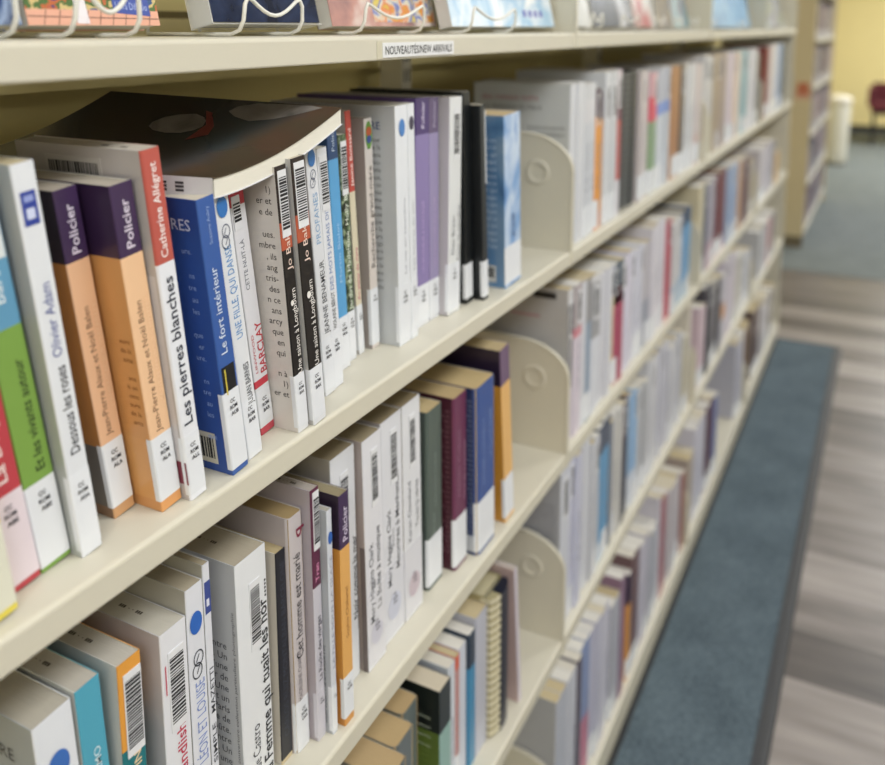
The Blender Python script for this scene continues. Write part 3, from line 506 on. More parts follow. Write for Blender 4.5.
 (1, 3, 1.4349, 0.0109, 0.0451, 0.245, [(1, '93b3bc')], 'pale teal', 0, 3, 0.025),
 (1, 3, 1.4805, 0.0136, 0.0438, 0.2394, [(1, '93b3bc')], 'pale teal', 1, 3, 0.007),
 (1, 3, 1.5248, 0.0081, 0.0483, 0.2389, [(1, '93b3bc')], 'pale teal', 2, 3, 0.018),
 (1, 3, 1.5747, 0.0099, 0.0428, 0.2392, [(1, 'cbccd6')], 'bluish white', 0, 4, 0.012),
 (1, 3, 1.618, 0.0124, 0.0447, 0.2428, [(1, 'cbccd6')], 'bluish white', 1, 4, -0.025),
 (1, 3, 1.6631, 0.0092, 0.0419, 0.2418, [(1, 'cbccd6')], 'bluish white', 2, 4, -0.016),
 (1, 3, 1.7056, 0.0103, 0.0555, 0.242, [(1, 'cbccd6')], 'bluish white', 3, 4, -0.004),
 (1, 3, 1.7627, 0.0092, 0.0343, 0.2226, [(1, '232c3a')], 'dark navy', 0, 2, -0.021),
 (1, 3, 1.7975, 0.0112, 0.0353, 0.2236, [(1, '232c3a')], 'dark navy', 1, 2, 0.009),
 (1, 4, 1.9881, 0.0094, 0.0493, 0.2416, [(1, '8a4a48')], 'red brown', 0, 2, 0.022),
 (1, 4, 2.038, 0.0134, 0.0408, 0.2428, [(1, '8a4a48')], 'red brown', 1, 2, 0.019),
 (1, 4, 2.0804, 0.0093, 0.0536, 0.2435, [(1, 'c9c6cc')], 'pale grey', 0, 3, 0.027),
 (1, 4, 2.1345, 0.0094, 0.0633, 0.2486, [(1, 'c9c6cc')], 'pale grey', 1, 3, -0.023),
 (1, 4, 2.1983, 0.0086, 0.0513, 0.2472, [(1, 'c9c6cc')], 'pale grey', 2, 3, -0.015),
 (1, 4, 2.2511, 0.0088, 0.0675, 0.2451, [(1, '7f9cc6')], 'blue', 0, 3, 0.018),
 (1, 4, 2.3191, 0.0092, 0.0608, 0.2475, [(1, '7f9cc6')], 'blue', 1, 3, -0.03),
 (1, 4, 2.3804, 0.0138, 0.0581, 0.2475, [(1, '7f9cc6')], 'blue', 2, 3, 0.026),
 (1, 4, 2.4401, 0.011, 0.0464, 0.2431, [(1, '4d5866')], 'slate', 0, 3, 0.016),
 (1, 4, 2.487, 0.0086, 0.0538, 0.2402, [(1, '4d5866')], 'slate', 1, 3, -0.027),
 (1, 4, 2.5412, 0.0111, 0.0534, 0.2389, [(1, '4d5866')], 'slate', 2, 3, 0.003),
 (2, 2, 0.0284, 0.0114, 0.0204, 0.2338, [(0.35, 'c9c3cc'), (0.9, '8f8e90'), (1, 'c8c8cb')], 'white with a long grey sticker', 0, 1, 0.0),
 (2, 2, 0.0504, 0.0089, 0.0305, 0.2341, [(0.66, 'cfc6d2'), (0.72, 'c77f8c'), (1, 'a79ea2')], 'pinkish with grey top', 0, 1, 0.0),
 (2, 2, 0.0825, 0.0091, 0.0198, 0.2316, [(1, 'c9cad2')], 'slim white', 0, 1, 0.0),
 (2, 2, 0.1039, 0.0092, 0.023, 0.2287, [(0.7, '8a9aae'), (1, '909094')], 'slate blue', 0, 1, 0.0),
 (2, 2, 0.1286, 0.0086, 0.0259, 0.2282, [(0.55, 'c9ccd5'), (0.95, '8f9095'), (1, 'c9c9cc')], 'white with dark grey sticker', 0, 2, 0.027),
 (2, 2, 0.155, 0.0108, 0.0213, 0.2199, [(0.55, 'c9ccd5'), (0.95, '8f9095'), (1, 'c9c9cc')], 'white with dark grey sticker', 1, 2, 0.028),
 (2, 2, 0.1779, 0.0111, 0.0289, 0.2189, [(1, 'c8c9d2')], 'plain bluish white', 0, 2, -0.002),
 (2, 2, 0.2072, 0.0081, 0.0247, 0.2198, [(1, 'c8c9d2')], 'plain bluish white', 1, 2, 0.006),
 (2, 2, 0.2336, 0.0122, 0.0219, 0.2157, [(0.75, 'd9cf9f'), (1, 'c7c7d2')], 'white and pale yellow', 0, 1, 0.0),
 (2, 2, 0.2571, 0.0124, 0.0259, 0.2128, [(0.8, 'a9506a'), (0.66, '9b3f46'), (1, '66707c')], 'crimson with grey top', 0, 2, -0.003),
 (2, 2, 0.2835, 0.009, 0.0212, 0.2148, [(0.8, 'a9506a'), (0.66, '9b3f46'), (1, '66707c')], 'crimson with grey top', 1, 2, -0.019),
 (2, 2, 0.3063, 0.0128, 0.0289, 0.2093, [(1, 'c7c4d4')], 'pale lavender', 0, 2, 0.025),
 (2, 2, 0.3357, 0.0118, 0.0282, 0.2155, [(1, 'c7c4d4')], 'pale lavender', 1, 2, 0.023),
 (2, 2, 0.3656, 0.0139, 0.0225, 0.2109, [(1, 'c3c4d1')], 'cool white', 0, 3, 0.0),
 (2, 2, 0.3886, 0.0125, 0.0248, 0.2078, [(1, 'c3c4d1')], 'cool white', 1, 3, 0.026),
 (2, 2, 0.4139, 0.0104, 0.0213, 0.2125, [(1, 'c3c4d1')], 'cool white', 2, 3, 0.02),
 (2, 2, 0.4368, 0.0126, 0.0308, 0.2047, [(0.45, '8f94a3'), (1, 'b3b0b8')], 'grey blue', 0, 2, 0.012),
 (2, 2, 0.4682, 0.0123, 0.0247, 0.2037, [(0.45, '8f94a3'), (1, 'b3b0b8')], 'grey blue', 1, 2, -0.006),
 (2, 2, 0.4944, 0.0081, 0.0238, 0.2252, [(1, 'cfccd6')], 'tall bright white', 0, 4, -0.002),
 (2, 2, 0.5187, 0.0094, 0.0258, 0.2279, [(1, 'cfccd6')], 'tall bright white', 1, 4, 0.008),
 (2, 2, 0.545, 0.012, 0.0298, 0.2282, [(1, 'cfccd6')], 'tall bright white', 2, 4, -0.01),
 (2, 2, 0.5753, 0.0103, 0.0271, 0.2273, [(1, 'cfccd6')], 'tall bright white', 3, 4, 0.002),
 (2, 2, 0.604, 0.0126, 0.0356, 0.2106, [(1, 'b34f62')], 'crimson', 0, 2, 0.013),
 (2, 2, 0.6401, 0.0117, 0.0271, 0.2137, [(1, 'b34f62')], 'crimson', 1, 2, -0.03),
 (2, 2, 0.6687, 0.0083, 0.026, 0.1956, [(0.3, 'a9b9c9'), (1, 'c4c4c8')], 'pale grey', 0, 4, -0.006),
 (2, 2, 0.6952, 0.0095, 0.0226, 0.1967, [(0.3, 'a9b9c9'), (1, 'c4c4c8')], 'pale grey', 1, 4, -0.025),
 (2, 2, 0.7183, 0.0138, 0.027, 0.1983, [(0.3, 'a9b9c9'), (1, 'c4c4c8')], 'pale grey', 2, 4, 0.0),
 (2, 2, 0.7458, 0.0118, 0.0219, 0.1984, [(0.3, 'a9b9c9'), (1, 'c4c4c8')], 'pale grey', 3, 4, 0.031),
 (2, 2, 0.7693, 0.0126, 0.0312, 0.2027, [(0.2, 'a9bccd'), (0.82, '6b9cc6'), (1, '3a4a66')], 'light blue with navy top', 0, 3, 0.006),
 (2, 2, 0.801, 0.0108, 0.0256, 0.2104, [(0.2, 'a9bccd'), (0.82, '6b9cc6'), (1, '3a4a66')], 'light blue with navy top', 1, 3, -0.021),
 (2, 2, 0.8271, 0.0117, 0.0295, 0.2035, [(0.2, 'a9bccd'), (0.82, '6b9cc6'), (1, '3a4a66')], 'light blue with navy top', 2, 3, -0.0),
 (2, 3, 0.9289, 0.0084, 0.0539, 0.2322, [(1, 'c9bfa3')], 'cream', 0, 1, 0.0),
 (2, 3, 0.9844, 0.0116, 0.0353, 0.225, [(1, '414d5f')], 'dark navy', 0, 2, 0.002),
 (2, 3, 1.0201, 0.0119, 0.0276, 0.2245, [(1, '414d5f')], 'dark navy', 1, 2, -0.013),
 (2, 3, 1.0493, 0.0098, 0.0372, 0.2204, [(0.3, 'b9a0ac'), (1, 'a09ba9')], 'lavender grey', 0, 3, 0.014),
 (2, 3, 1.0871, 0.0089, 0.0321, 0.22, [(0.3, 'b9a0ac'), (1, 'a09ba9')], 'lavender grey', 1, 3, -0.029),
 (2, 3, 1.1197, 0.0134, 0.0401, 0.2246, [(0.3, 'b9a0ac'), (1, 'a09ba9')], 'lavender grey', 2, 3, -0.007),
 (2, 3, 1.1614, 0.0137, 0.0408, 0.22, [(0.12, 'b98a96'), (1, '6b2c36')], 'dark red', 0, 4, 0.031),
 (2, 3, 1.2027, 0.0109, 0.0342, 0.2277, [(0.12, 'b98a96'), (1, '6b2c36')], 'dark red', 1, 4, -0.004),
 (2, 3, 1.2374, 0.0136, 0.043, 0.2218, [(0.12, 'b98a96'), (1, '6b2c36')], 'dark red', 2, 4, 0.001),
 (2, 3, 1.2809, 0.0139, 0.035, 0.2261, [(0.12, 'b98a96'), (1, '6b2c36')], 'dark red', 3, 4, -0.002),
 (2, 3, 1.3175, 0.0117, 0.0472, 0.2186, [(1, '8fa2c3')], 'light blue', 0, 4, -0.024),
 (2, 3, 1.3652, 0.0112, 0.0432, 0.215, [(1, '8fa2c3')], 'light blue', 1, 4, -0.028),
 (2, 3, 1.4089, 0.0107, 0.0395, 0.2172, [(1, '8fa2c3')], 'light blue', 2, 4, 0.011),
 (2, 3, 1.449, 0.0105, 0.0443, 0.2155, [(1, '8fa2c3')], 'light blue', 3, 4, 0.005),
 (2, 3, 1.4949, 0.0137, 0.0408, 0.2093, [(1, 'c2a287')], 'narrow tan', 0, 2, 0.031),
 (2, 3, 1.5363, 0.0087, 0.035, 0.2111, [(1, 'c2a287')], 'narrow tan', 1, 2, -0.016),
 (2, 3, 1.5728, 0.0102, 0.0429, 0.2056, [(1, '5e353e')], 'maroon', 0, 4, 0.008),
 (2, 3, 1.6162, 0.0116, 0.0367, 0.2047, [(1, '5e353e')], 'maroon', 1, 4, 0.004),
 (2, 3, 1.6534, 0.0095, 0.0403, 0.2053, [(1, '5e353e')], 'maroon', 2, 4, -0.019),
 (2, 3, 1.6942, 0.0133, 0.0355, 0.2073, [(1, '5e353e')], 'maroon', 3, 4, 0.026),
 (2, 3, 1.7313, 0.0106, 0.0448, 0.1722, [(1, 'a89f91')], 'beige', 0, 2, -0.014),
 (2, 3, 1.7767, 0.0112, 0.0561, 0.1773, [(1, 'a89f91')], 'beige', 1, 2, -0.025),
 (2, 4, 1.9653, 0.0113, 0.0528, 0.1867, [(1, 'c2bcc2')], 'pale grey', 0, 2, 0.011),
 (2, 4, 2.0186, 0.0109, 0.065, 0.1916, [(1, 'c2bcc2')], 'pale grey', 1, 2, -0.008),
 (2, 4, 2.0852, 0.013, 0.0532, 0.1866, [(1, 'b9b4bf')], 'mauve white', 0, 3, 0.015),
 (2, 4, 2.1389, 0.0117, 0.0513, 0.1846, [(1, 'b9b4bf')], 'mauve white', 1, 3, 0.019),
 (2, 4, 2.1907, 0.0105, 0.0673, 0.1905, [(1, 'b9b4bf')], 'mauve white', 2, 3, -0.018),
 (2, 4, 2.2595, 0.0119, 0.0587, 0.179, [(1, '8f8a90')], 'grey', 0, 2, -0.008),
 (2, 4, 2.3187, 0.0113, 0.0658, 0.1806, [(1, '8f8a90')], 'grey', 1, 2, -0.011),
 (2, 4, 2.3861, 0.0102, 0.0539, 0.122, [(1, 'c9a36a')], 'short amber', 0, 3, -0.005),
 (2, 4, 2.4405, 0.0085, 0.0456, 0.1216, [(1, 'c9a36a')], 'short amber', 1, 3, -0.026),
 (2, 4, 2.4866, 0.0121, 0.0522, 0.1188, [(1, 'c9a36a')], 'short amber', 2, 3, -0.001),
 (4, 2, 0.006, 0.0093, 0.0216, 0.262, [(1, 'b7bac6')], 'thick pale grey', 0, 2, -0.027),
 (4, 2, 0.0281, 0.0098, 0.0234, 0.2617, [(1, 'b7bac6')], 'thick pale grey', 1, 2, -0.026),
 (4, 2, 0.0531, 0.0089, 0.0255, 0.2619, [(1, 'c0c2cd')], 'bluish white', 0, 2, -0.014),
 (4, 2, 0.0791, 0.0102, 0.0223, 0.2589, [(1, 'c0c2cd')], 'bluish white', 1, 2, 0.014),
 (4, 2, 0.103, 0.0087, 0.0221, 0.262, [(1, '5e5663')], 'dark plum', 0, 1, 0.0),
 (4, 2, 0.1267, 0.0136, 0.027, 0.2608, [(0.45, 'b9788f'), (1, '8492b8')], 'pink below and blue above', 0, 2, 0.026),
 (4, 2, 0.1541, 0.0128, 0.0237, 0.262, [(0.45, 'b9788f'), (1, '8492b8')], 'pink below and blue above', 1, 2, -0.004),
 (4, 2, 0.1794, 0.0136, 0.0248, 0.2586, [(1, 'b9b9cc')], 'lavender white', 0, 2, -0.006),
 (4, 2, 0.2047, 0.0102, 0.0269, 0.262, [(1, 'b9b9cc')], 'lavender white', 1, 2, -0.016),
 (4, 2, 0.2332, 0.0103, 0.0272, 0.2568, [(1, 'c2c1d0')], 'white', 0, 2, -0.007),
 (4, 2, 0.2609, 0.0128, 0.0286, 0.2553, [(1, 'c2c1d0')], 'white', 1, 2, 0.004),
 (4, 2, 0.2911, 0.0091, 0.0289, 0.2336, [(1, 'a9aab5')], 'silver grey', 0, 2, 0.004),
 (4, 2, 0.3205, 0.0097, 0.0278, 0.2329, [(1, 'a9aab5')], 'silver grey', 1, 2, 0.024),
 (4, 2, 0.3499, 0.0081, 0.0282, 0.2539, [(1, '8b6f86')], 'narrow mauve', 0, 1, 0.0),
 (4, 2, 0.3798, 0.0138, 0.0221, 0.2283, [(0.72, 'c98f48'), (1, '3a2a40')], 'orange spine with dark purple top', 0, 2, 0.004),
 (4, 2, 0.4024, 0.0084, 0.0214, 0.2293, [(0.72, 'c98f48'), (1, '3a2a40')], 'orange spine with dark purple top', 1, 2, 0.019),
 (4, 2, 0.4254, 0.0085, 0.0275, 0.2529, [(1, '6f5558')], 'brown maroon', 0, 2, -0.026),
 (4, 2, 0.4534, 0.0085, 0.0264, 0.2525, [(1, '6f5558')], 'brown maroon', 1, 2, 0.025),
 (4, 2, 0.4814, 0.0119, 0.0291, 0.2297, [(1, 'b9b6c4')], 'pale lavender', 0, 3, 0.015),
 (4, 2, 0.511, 0.0111, 0.0264, 0.2304, [(1, 'b9b6c4')], 'pale lavender', 1, 3, 0.017),
 (4, 2, 0.5379, 0.01, 0.0285, 0.2353, [(1, 'b9b6c4')], 'pale lavender', 2, 3, -0.007),
 (4, 2, 0.568, 0.0112, 0.0295, 0.2105, [(1, 'a9abb6')], 'bluish grey', 0, 3, -0.0),
 (4, 2, 0.598, 0.0105, 0.0279, 0.2108, [(1, 'a9abb6')], 'bluish grey', 1, 3, 0.026),
 (4, 2, 0.6264, 0.0131, 0.0212, 0.2119, [(1, 'a9abb6')], 'bluish grey', 2, 3, 0.01),
 (4, 2, 0.6492, 0.0128, 0.0243, 0.2597, [(1, 'c3c0cb')], 'narrow white', 0, 1, 0.0),
 (4, 2, 0.6751, 0.0118, 0.0299, 0.2428, [(1, 'a06a72')], 'dull red', 0, 2, 0.029),
 (4, 2, 0.7055, 0.0128, 0.0247, 0.2395, [(1, 'a06a72')], 'dull red', 1, 2, 0.013),
 (4, 2, 0.7318, 0.0124, 0.026, 0.2267, [(1, 'bdb7bd')], 'pinkish grey', 0, 5, -0.022),
 (4, 2, 0.7584, 0.0092, 0.0299, 0.2263, [(1, 'bdb7bd')], 'pinkish grey', 1, 5, -0.021),
 (4, 2, 0.7888, 0.0084, 0.0261, 0.2255, [(1, 'bdb7bd')], 'pinkish grey', 2, 5, 0.029),
 (4, 2, 0.8153, 0.0127, 0.0253, 0.2239, [(1, 'bdb7bd')], 'pinkish grey', 3, 5, 0.009),
 (4, 2, 0.8411, 0.0108, 0.0251, 0.2245, [(1, 'bdb7bd')], 'pinkish grey', 4, 5, -0.027),
 (4, 2, 0.8677, 0.0087, 0.023, 0.2069, [(1, '9b635c')], 'brick red', 0, 2, -0.029),
 (4, 2, 0.8913, 0.0094, 0.0215, 0.2004, [(1, '9b635c')], 'brick red', 1, 2, -0.018),
 (4, 3, 0.9493, 0.0091, 0.04, 0.2061, [(1, 'b3a89e')], 'taupe', 0, 2, -0.017),
 (4, 3, 0.9898, 0.0125, 0.0353, 0.2033, [(1, 'b3a89e')], 'taupe', 1, 2, -0.021),
 (4, 3, 1.0267, 0.0109, 0.0359, 0.254, [(1, 'c3c2d0')], 'white', 0, 4, 0.02),
 (4, 3, 1.0631, 0.0101, 0.0354, 0.2571, [(1, 'c3c2d0')], 'white', 1, 4, 0.026),
 (4, 3, 1.0991, 0.0093, 0.0382, 0.2577, [(1, 'c3c2d0')], 'white', 2, 4, -0.001),
 (4, 3, 1.1377, 0.0128, 0.0409, 0.2495, [(1, 'c3c2d0')], 'white', 3, 4, 0.028),
 (4, 3, 1.1802, 0.0096, 0.0383, 0.2518, [(1, '55303f')], 'dark wine', 0, 2, 0.001),
 (4, 3, 1.219, 0.0094, 0.0401, 0.256, [(1, '55303f')], 'dark wine', 1, 2, 0.01),
 (4, 3, 1.2607, 0.0128, 0.0333, 0.2343, [(1, '7b82ab')], 'periwinkle', 0, 2, -0.008),
 (4, 3, 1.2945, 0.0089, 0.0423, 0.2364, [(1, '7b82ab')], 'periwinkle', 1, 2, 0.007),
 (4, 3, 1.6809, 0.0132, 0.0341, 0.2586, [(1, 'b9b9c6')], 'white', 0, 4, -0.015),
 (4, 3, 1.7155, 0.0096, 0.0375, 0.2614, [(1, 'b9b9c6')], 'white', 1, 4, 0.031),
 (4, 3, 1.7535, 0.008, 0.0377, 0.2571, [(1, 'b9b9c6')], 'white', 2, 4, 0.017),
 (4, 3, 1.7917, 0.0129, 0.0396, 0.262, [(1, 'b9b9c6')], 'white', 3, 4, 0.022),
 (4, 4, 1.846, 0.0086, 0.045, 0.2581, [(1, '8a7460')], 'brown', 0, 2, 0.014),
 (4, 4, 1.8915, 0.0137, 0.0551, 0.26, [(1, '8a7460')], 'brown', 1, 2, -0.002),
 (4, 4, 2.0487, 0.0127, 0.054, 0.2571, [(1, '6a5a58')], 'dark brown', 0, 3, -0.012),
 (4, 4, 2.1032, 0.013, 0.0518, 0.2576, [(1, '6a5a58')], 'dark brown', 1, 3, -0.026),
 (4, 4, 2.1555, 0.0112, 0.0523, 0.2512, [(1, '6a5a58')], 'dark brown', 2, 3, 0.003),
 (4, 4, 2.2094, 0.0099, 0.0596, 0.2222, [(1, 'b9b7bd')], 'light grey', 0, 4, -0.012),
 (4, 4, 2.2695, 0.0123, 0.0583, 0.2175, [(1, 'b9b7bd')], 'light grey', 1, 4, -0.002),
 (4, 4, 2.3283, 0.0104, 0.0629, 0.2209, [(1, 'b9b7bd')], 'light grey', 2, 4, -0.025),
 (4, 4, 2.3918, 0.013, 0.0796, 0.2189, [(1, 'b9b7bd')], 'light grey', 3, 4, 0.029),
 (4, 4, 2.473, 0.0123, 0.0571, 0.1988, [(1, 'a09a92')], 'taupe', 0, 3, -0.008),
 (4, 4, 2.5306, 0.0081, 0.0514, 0.2038, [(1, 'a09a92')], 'taupe', 1, 3, -0.003),
 (4, 4, 2.5825, 0.0092, 0.056, 0.2076, [(1, 'a09a92')], 'taupe', 2, 3, 0.019),
]

# ---------------------------------------------------------------- the setting
def floor_mat():
    m = bpy.data.materials.new('grey_plank_floor'); m.use_nodes = True; nt = m.node_tree; N = nt.nodes; L = nt.links
    b = N['Principled BSDF']; b.inputs['Roughness'].default_value = 0.38
    tc = N.new('ShaderNodeTexCoord'); sp = N.new('ShaderNodeSeparateXYZ'); L.new(tc.outputs['Object'], sp.inputs[0])
    d = N.new('ShaderNodeMath'); d.operation = 'DIVIDE'; d.inputs[1].default_value = 0.16; L.new(sp.outputs[0], d.inputs[0])
    fl = N.new('ShaderNodeMath'); fl.operation = 'FLOOR'; L.new(d.outputs[0], fl.inputs[0])
    wn = N.new('ShaderNodeTexWhiteNoise'); wn.noise_dimensions = '1D'; L.new(fl.outputs[0], wn.inputs['W'])
    mp = N.new('ShaderNodeMapping'); mp.inputs['Scale'].default_value = (9, 1.1, 1); L.new(tc.outputs['Object'], mp.inputs[0])
    no = N.new('ShaderNodeTexNoise'); no.inputs['Scale'].default_value = 2.4; no.inputs['Detail'].default_value = 6; L.new(mp.outputs[0], no.inputs[0])
    ad = N.new('ShaderNodeMath'); ad.operation = 'MULTIPLY_ADD'; ad.inputs[1].default_value = 0.45; L.new(wn.outputs[0], ad.inputs[0])
    m2 = N.new('ShaderNodeMath'); m2.operation = 'MULTIPLY'; m2.inputs[1].default_value = 0.62; L.new(no.outputs[0], m2.inputs[0]); L.new(m2.outputs[0], ad.inputs[2])
    cr = N.new('ShaderNodeValToRGB'); e = cr.color_ramp; e.elements[0].position = 0.2; e.elements[0].color = lin('4a4543')+(1,); e.elements[1].position = 0.82; e.elements[1].color = lin('a09893')+(1,)
    x = e.elements.new(0.5); x.color = lin('6e6763')+(1,)
    L.new(ad.outputs[0], cr.inputs[0]); L.new(cr.outputs[0], b.inputs['Base Color'])
    return m
def carpet_mat(h, h2):
    m = bpy.data.materials.new('carpet_'+h); m.use_nodes = True; nt = m.node_tree; N = nt.nodes; L = nt.links
    b = N['Principled BSDF']; b.inputs['Roughness'].default_value = 0.95
    tc = N.new('ShaderNodeTexCoord')
    n1 = N.new('ShaderNodeTexNoise'); n1.inputs['Scale'].default_value = 160; n1.inputs['Detail'].default_value = 4
    n2 = N.new('ShaderNodeTexNoise'); n2.inputs['Scale'].default_value = 7; n2.inputs['Detail'].default_value = 3
    for n in (n1, n2): L.new(tc.outputs['Object'], n.inputs[0])
    a = N.new('ShaderNodeMath'); a.operation = 'MULTIPLY_ADD'; a.inputs[1].default_value = 0.3; L.new(n2.outputs[0], a.inputs[0])
    s = N.new('ShaderNodeMath'); s.operation = 'MULTIPLY'; s.inputs[1].default_value = 0.7; L.new(n1.outputs[0], s.inputs[0]); L.new(s.outputs[0], a.inputs[2])
    cr = N.new('ShaderNodeValToRGB'); e = cr.color_ramp; e.elements[0].position = 0.32; e.elements[0].color = lin(h)+(1,); e.elements[1].position = 0.68; e.elements[1].color = lin(h2)+(1,)
    L.new(a.outputs[0], cr.inputs[0]); L.new(cr.outputs[0], b.inputs['Base Color'])
    bp = N.new('ShaderNodeBump'); bp.inputs['Strength'].default_value = 0.5; bp.inputs['Distance'].default_value = 0.003; L.new(n1.outputs[0], bp.inputs['Height']); L.new(bp.outputs[0], b.inputs['Normal'])
    return m
f = MB(); f.box(-3, -4, -.1, 11.0, .34, 0, floor_mat()); tag(f.build('floor'), kind='structure')
f = MB(); f.box(3.87, -4, 0, 11.0, .34, .004, carpet_mat('5d6466', '7f8584')); tag(f.build('floor'), kind='structure')
YEL = 'cdb566'
f = MB(); f.box(-3, .34, 0, 11.1, .44, 2.75, mat('bdae74', .7, .03, 8)); tag(f.build('wall_left'), kind='structure')
f = MB(); f.box(11.0, -4, 0, 11.1, .34, 2.75, mat('f3e3a6', .7, .03, 8)); tag(f.build('wall_back'), kind='structure')
f = MB(); f.box(-3, -2.9, 0, 11.1, -2.8, 2.75, mat('e6e1d4', .7, .03, 8)); tag(f.build('wall_right'), kind='structure')  # unseen wall, set close and pale to bounce fill light into the shelves
f = MB(); f.box(-3.1, -4.1, 0, -3, .44, 2.75, mat('d8d0b8', .7, .03, 8)); tag(f.build('wall_front'), kind='structure')
f = MB(); f.box(-3.1, -4.1, 2.75, 11.1, .44, 2.85, mat('e8e6e0', .8, .03, 8)); tag(f.build('ceiling'), kind='structure')
f = MB(); f.box(10.985, -4, 0, 11.0, .34, .10, mat('2a2a2c', .6)); tag(f.build('baseboard_back'), kind='structure')
f = MB(); f.box(-1.0, .325, 1.287, 2.80, .34, 1.356, mat('cbbd86', .6, .03, 8)); tag(f.build('trim_1'), kind='structure')
f = MB(); f.box(-1.0, .332, 1.356, 2.80, .34, 1.364, mat('5a4d24', .6, .03, 8)); tag(f.build('trim_2'), kind='structure')
# carpet runner along the foot of the shelves
cr = thing('carpet_runner', 'long teal carpet runner with dark rubber edge along the foot of the shelves', 'runner', (0, 0, 0))
f = MB(); f.box(-1.6, -.236, .0005, 2.70, -.012, .005, carpet_mat('35424b', '63727b')); f.build('pile', cr)
f = MB(); rb = mat('2b2c2f', .55, .05, 80)
f.prism([(-.266, .0006), (-.262, .0045), (-.252, .0062), (-.250, .0050), (-.247, .0062), (-.237, .0066), (-.236, .0006)], 'x', -1.6, 2.705, rb); f.build('rubber_edge', cr)
f = MB(); f.box(-1.6, -.012, .0005, 2.70, -.0005, .0068, mat('1d1f22', .6, .05, 80)); f.build('rubber_edge', cr)  # inner edge strip, widened and darkened to paint the shadow line along the base
f = MB(); f.box(2.70, -.236, .0005, 2.704, -.004, .006, rb); f.build('rubber_edge', cr)

ZS = {0: 1.34, 1: 1.04, 2: .74, 3: .44, 4: .062}
ROWN = {0: 'top shelf', 1: 'second shelf', 2: 'third shelf', 3: 'fourth shelf', 4: 'bottom shelf'}
BAYN = {1: 'nearest bay', 2: 'second bay', 3: 'third bay', 4: 'last bay'}
def bracket_mesh(side):
    b = MB(); st = steel()
    pl = [(.0, -.020), (.0, .112)]
    for i in range(1, 9):
        a = PI/2*i/8; pl.append((.072*(1-math.cos(a)), .112+.050*math.sin(a)))
    pl += [(.20, .165), (.250, .165), (.250, -.020)]
    b.prism(pl, 'x', 0, .0012, st)
    s = -1 if side == 'r' else 1
    xs = 0 if side == 'r' else .0012
    b.tube([(.0006, y, z) for y, z in pl[:-1]], .0016, st, 6)
    R = .0155; cy, cz = .051, .108           # pressed round dimple
    n = 24
    prof = [(R+.003, 0), (R, .0022), (R-.003, .0006), (R-.008, .0002), (0.0005, .0002)]
    vs = []
    for r, o in prof:
        for j in range(n): vs.append((xs+s*(o+.00005), cy+r*math.cos(2*PI*j/n), cz+r*math.sin(2*PI*j/n)))
    fs = [(k*n+j, k*n+(j+1) % n, (k+1)*n+(j+1) % n, (k+1)*n+j) for k in range(len(prof)-1) for j in range(n)]
    b.mesh(vs, fs, st, True)
    return b
BR_L = bracket_mesh('l'); BR_R = bracket_mesh('r')
def shelf_board(L, base):
    b = MB(); st = steel(); zb = -.062 if base else -.0205
    pl = [(.0005, zb), (.0, zb+.001), (.0, -.0032), (.0004, -.0016), (.0012, -.0006), (.0030, 0), (.255, 0), (.255, -.018), (.2535, -.018), (.2535, -.0015), (.0035, -.0015), (.0016, -.0032), (.0015, zb)]
    b.prism(pl, 'x', 0, L, st)
    return b
SB = {}
for bay in range(4):
    for k in range(5):
        x = -.92+bay*.92
        r = thing('metal_shelf', 'cream steel %s of the %s, books standing on it' % (ROWN[k], BAYN[bay+1]) if k else 'cream steel top shelf of the %s, carrying the face-out display books' % BAYN[bay+1], 'shelf', (x, 0, ZS[k]), group='cream steel shelves')
        key = k == 4
        if key not in SB:
            SB[key] = [shelf_board(.913, key).build('shelf_board', r, (.0035, 0, 0)), BR_L.build('end_bracket', r, (.0016, 0, 0)), BR_R.build('end_bracket', r, (.9172, 0, 0))]
        else:
            for o in SB[key]:
                c = o.copy(); C.objects.link(c); c.parent = r
for i in range(5):
    x = -.92+i*.92-(.008 if i == 4 else 0)
    b = MB(); st = steel(); dk = mat('3b392f', .7)
    b.box(x-.013, .262, 0, x+.013, .300, 2.05, st)
    for j in range(62):
        z = .12+j*.031
        for dx in (-.006, .006): b.box(x+dx-.002, .2612, z, x+dx+.002, .2621, z+.018, dk)
    nm = ('at the near end of the nearest bay', 'between the nearest and second bays', 'between the second and third bays', 'between the third and last bays', 'at the far end of the last bay')[i]
    tag(b.build('shelf_upright'), 'slotted cream steel upright post %s' % nm, 'post', 'slotted shelf uprights')
b = MB(); b.prism([(.006, 0), (.006, 2.05), (.30, 2.05), (.30, 0)], 'x', 2.768, 2.786, steel())
tag(b.build('end_panel'), 'cream steel end panel closing the far end of the long bookcase', 'end panel')

# shelf label holder on the front of the top shelf
t = thing('shelf_label', 'white printed strip reading NOUVEAUTÉS/NEW ARRIVALS on the top shelf edge', 'label', (-.482, 0, 1.3215))
b = MB(); b.box(0, -.0008, 0, .128, -.0001, .0125, mat('dfe0e2', .35)); text(b, 'NOUVEAUTÉS/NEW ARRIVALS', (.004, -.0010, .0026), (1, 0, 0), UP, .120, .0072, mat('26262a', .6), .008); b.build('printed_strip', t)
b = MB(); b.box(-.008, -.0004, -.001, 0, -.00005, .0138, mat('c9c3ae', .2)); b.build('holder_tab', t)

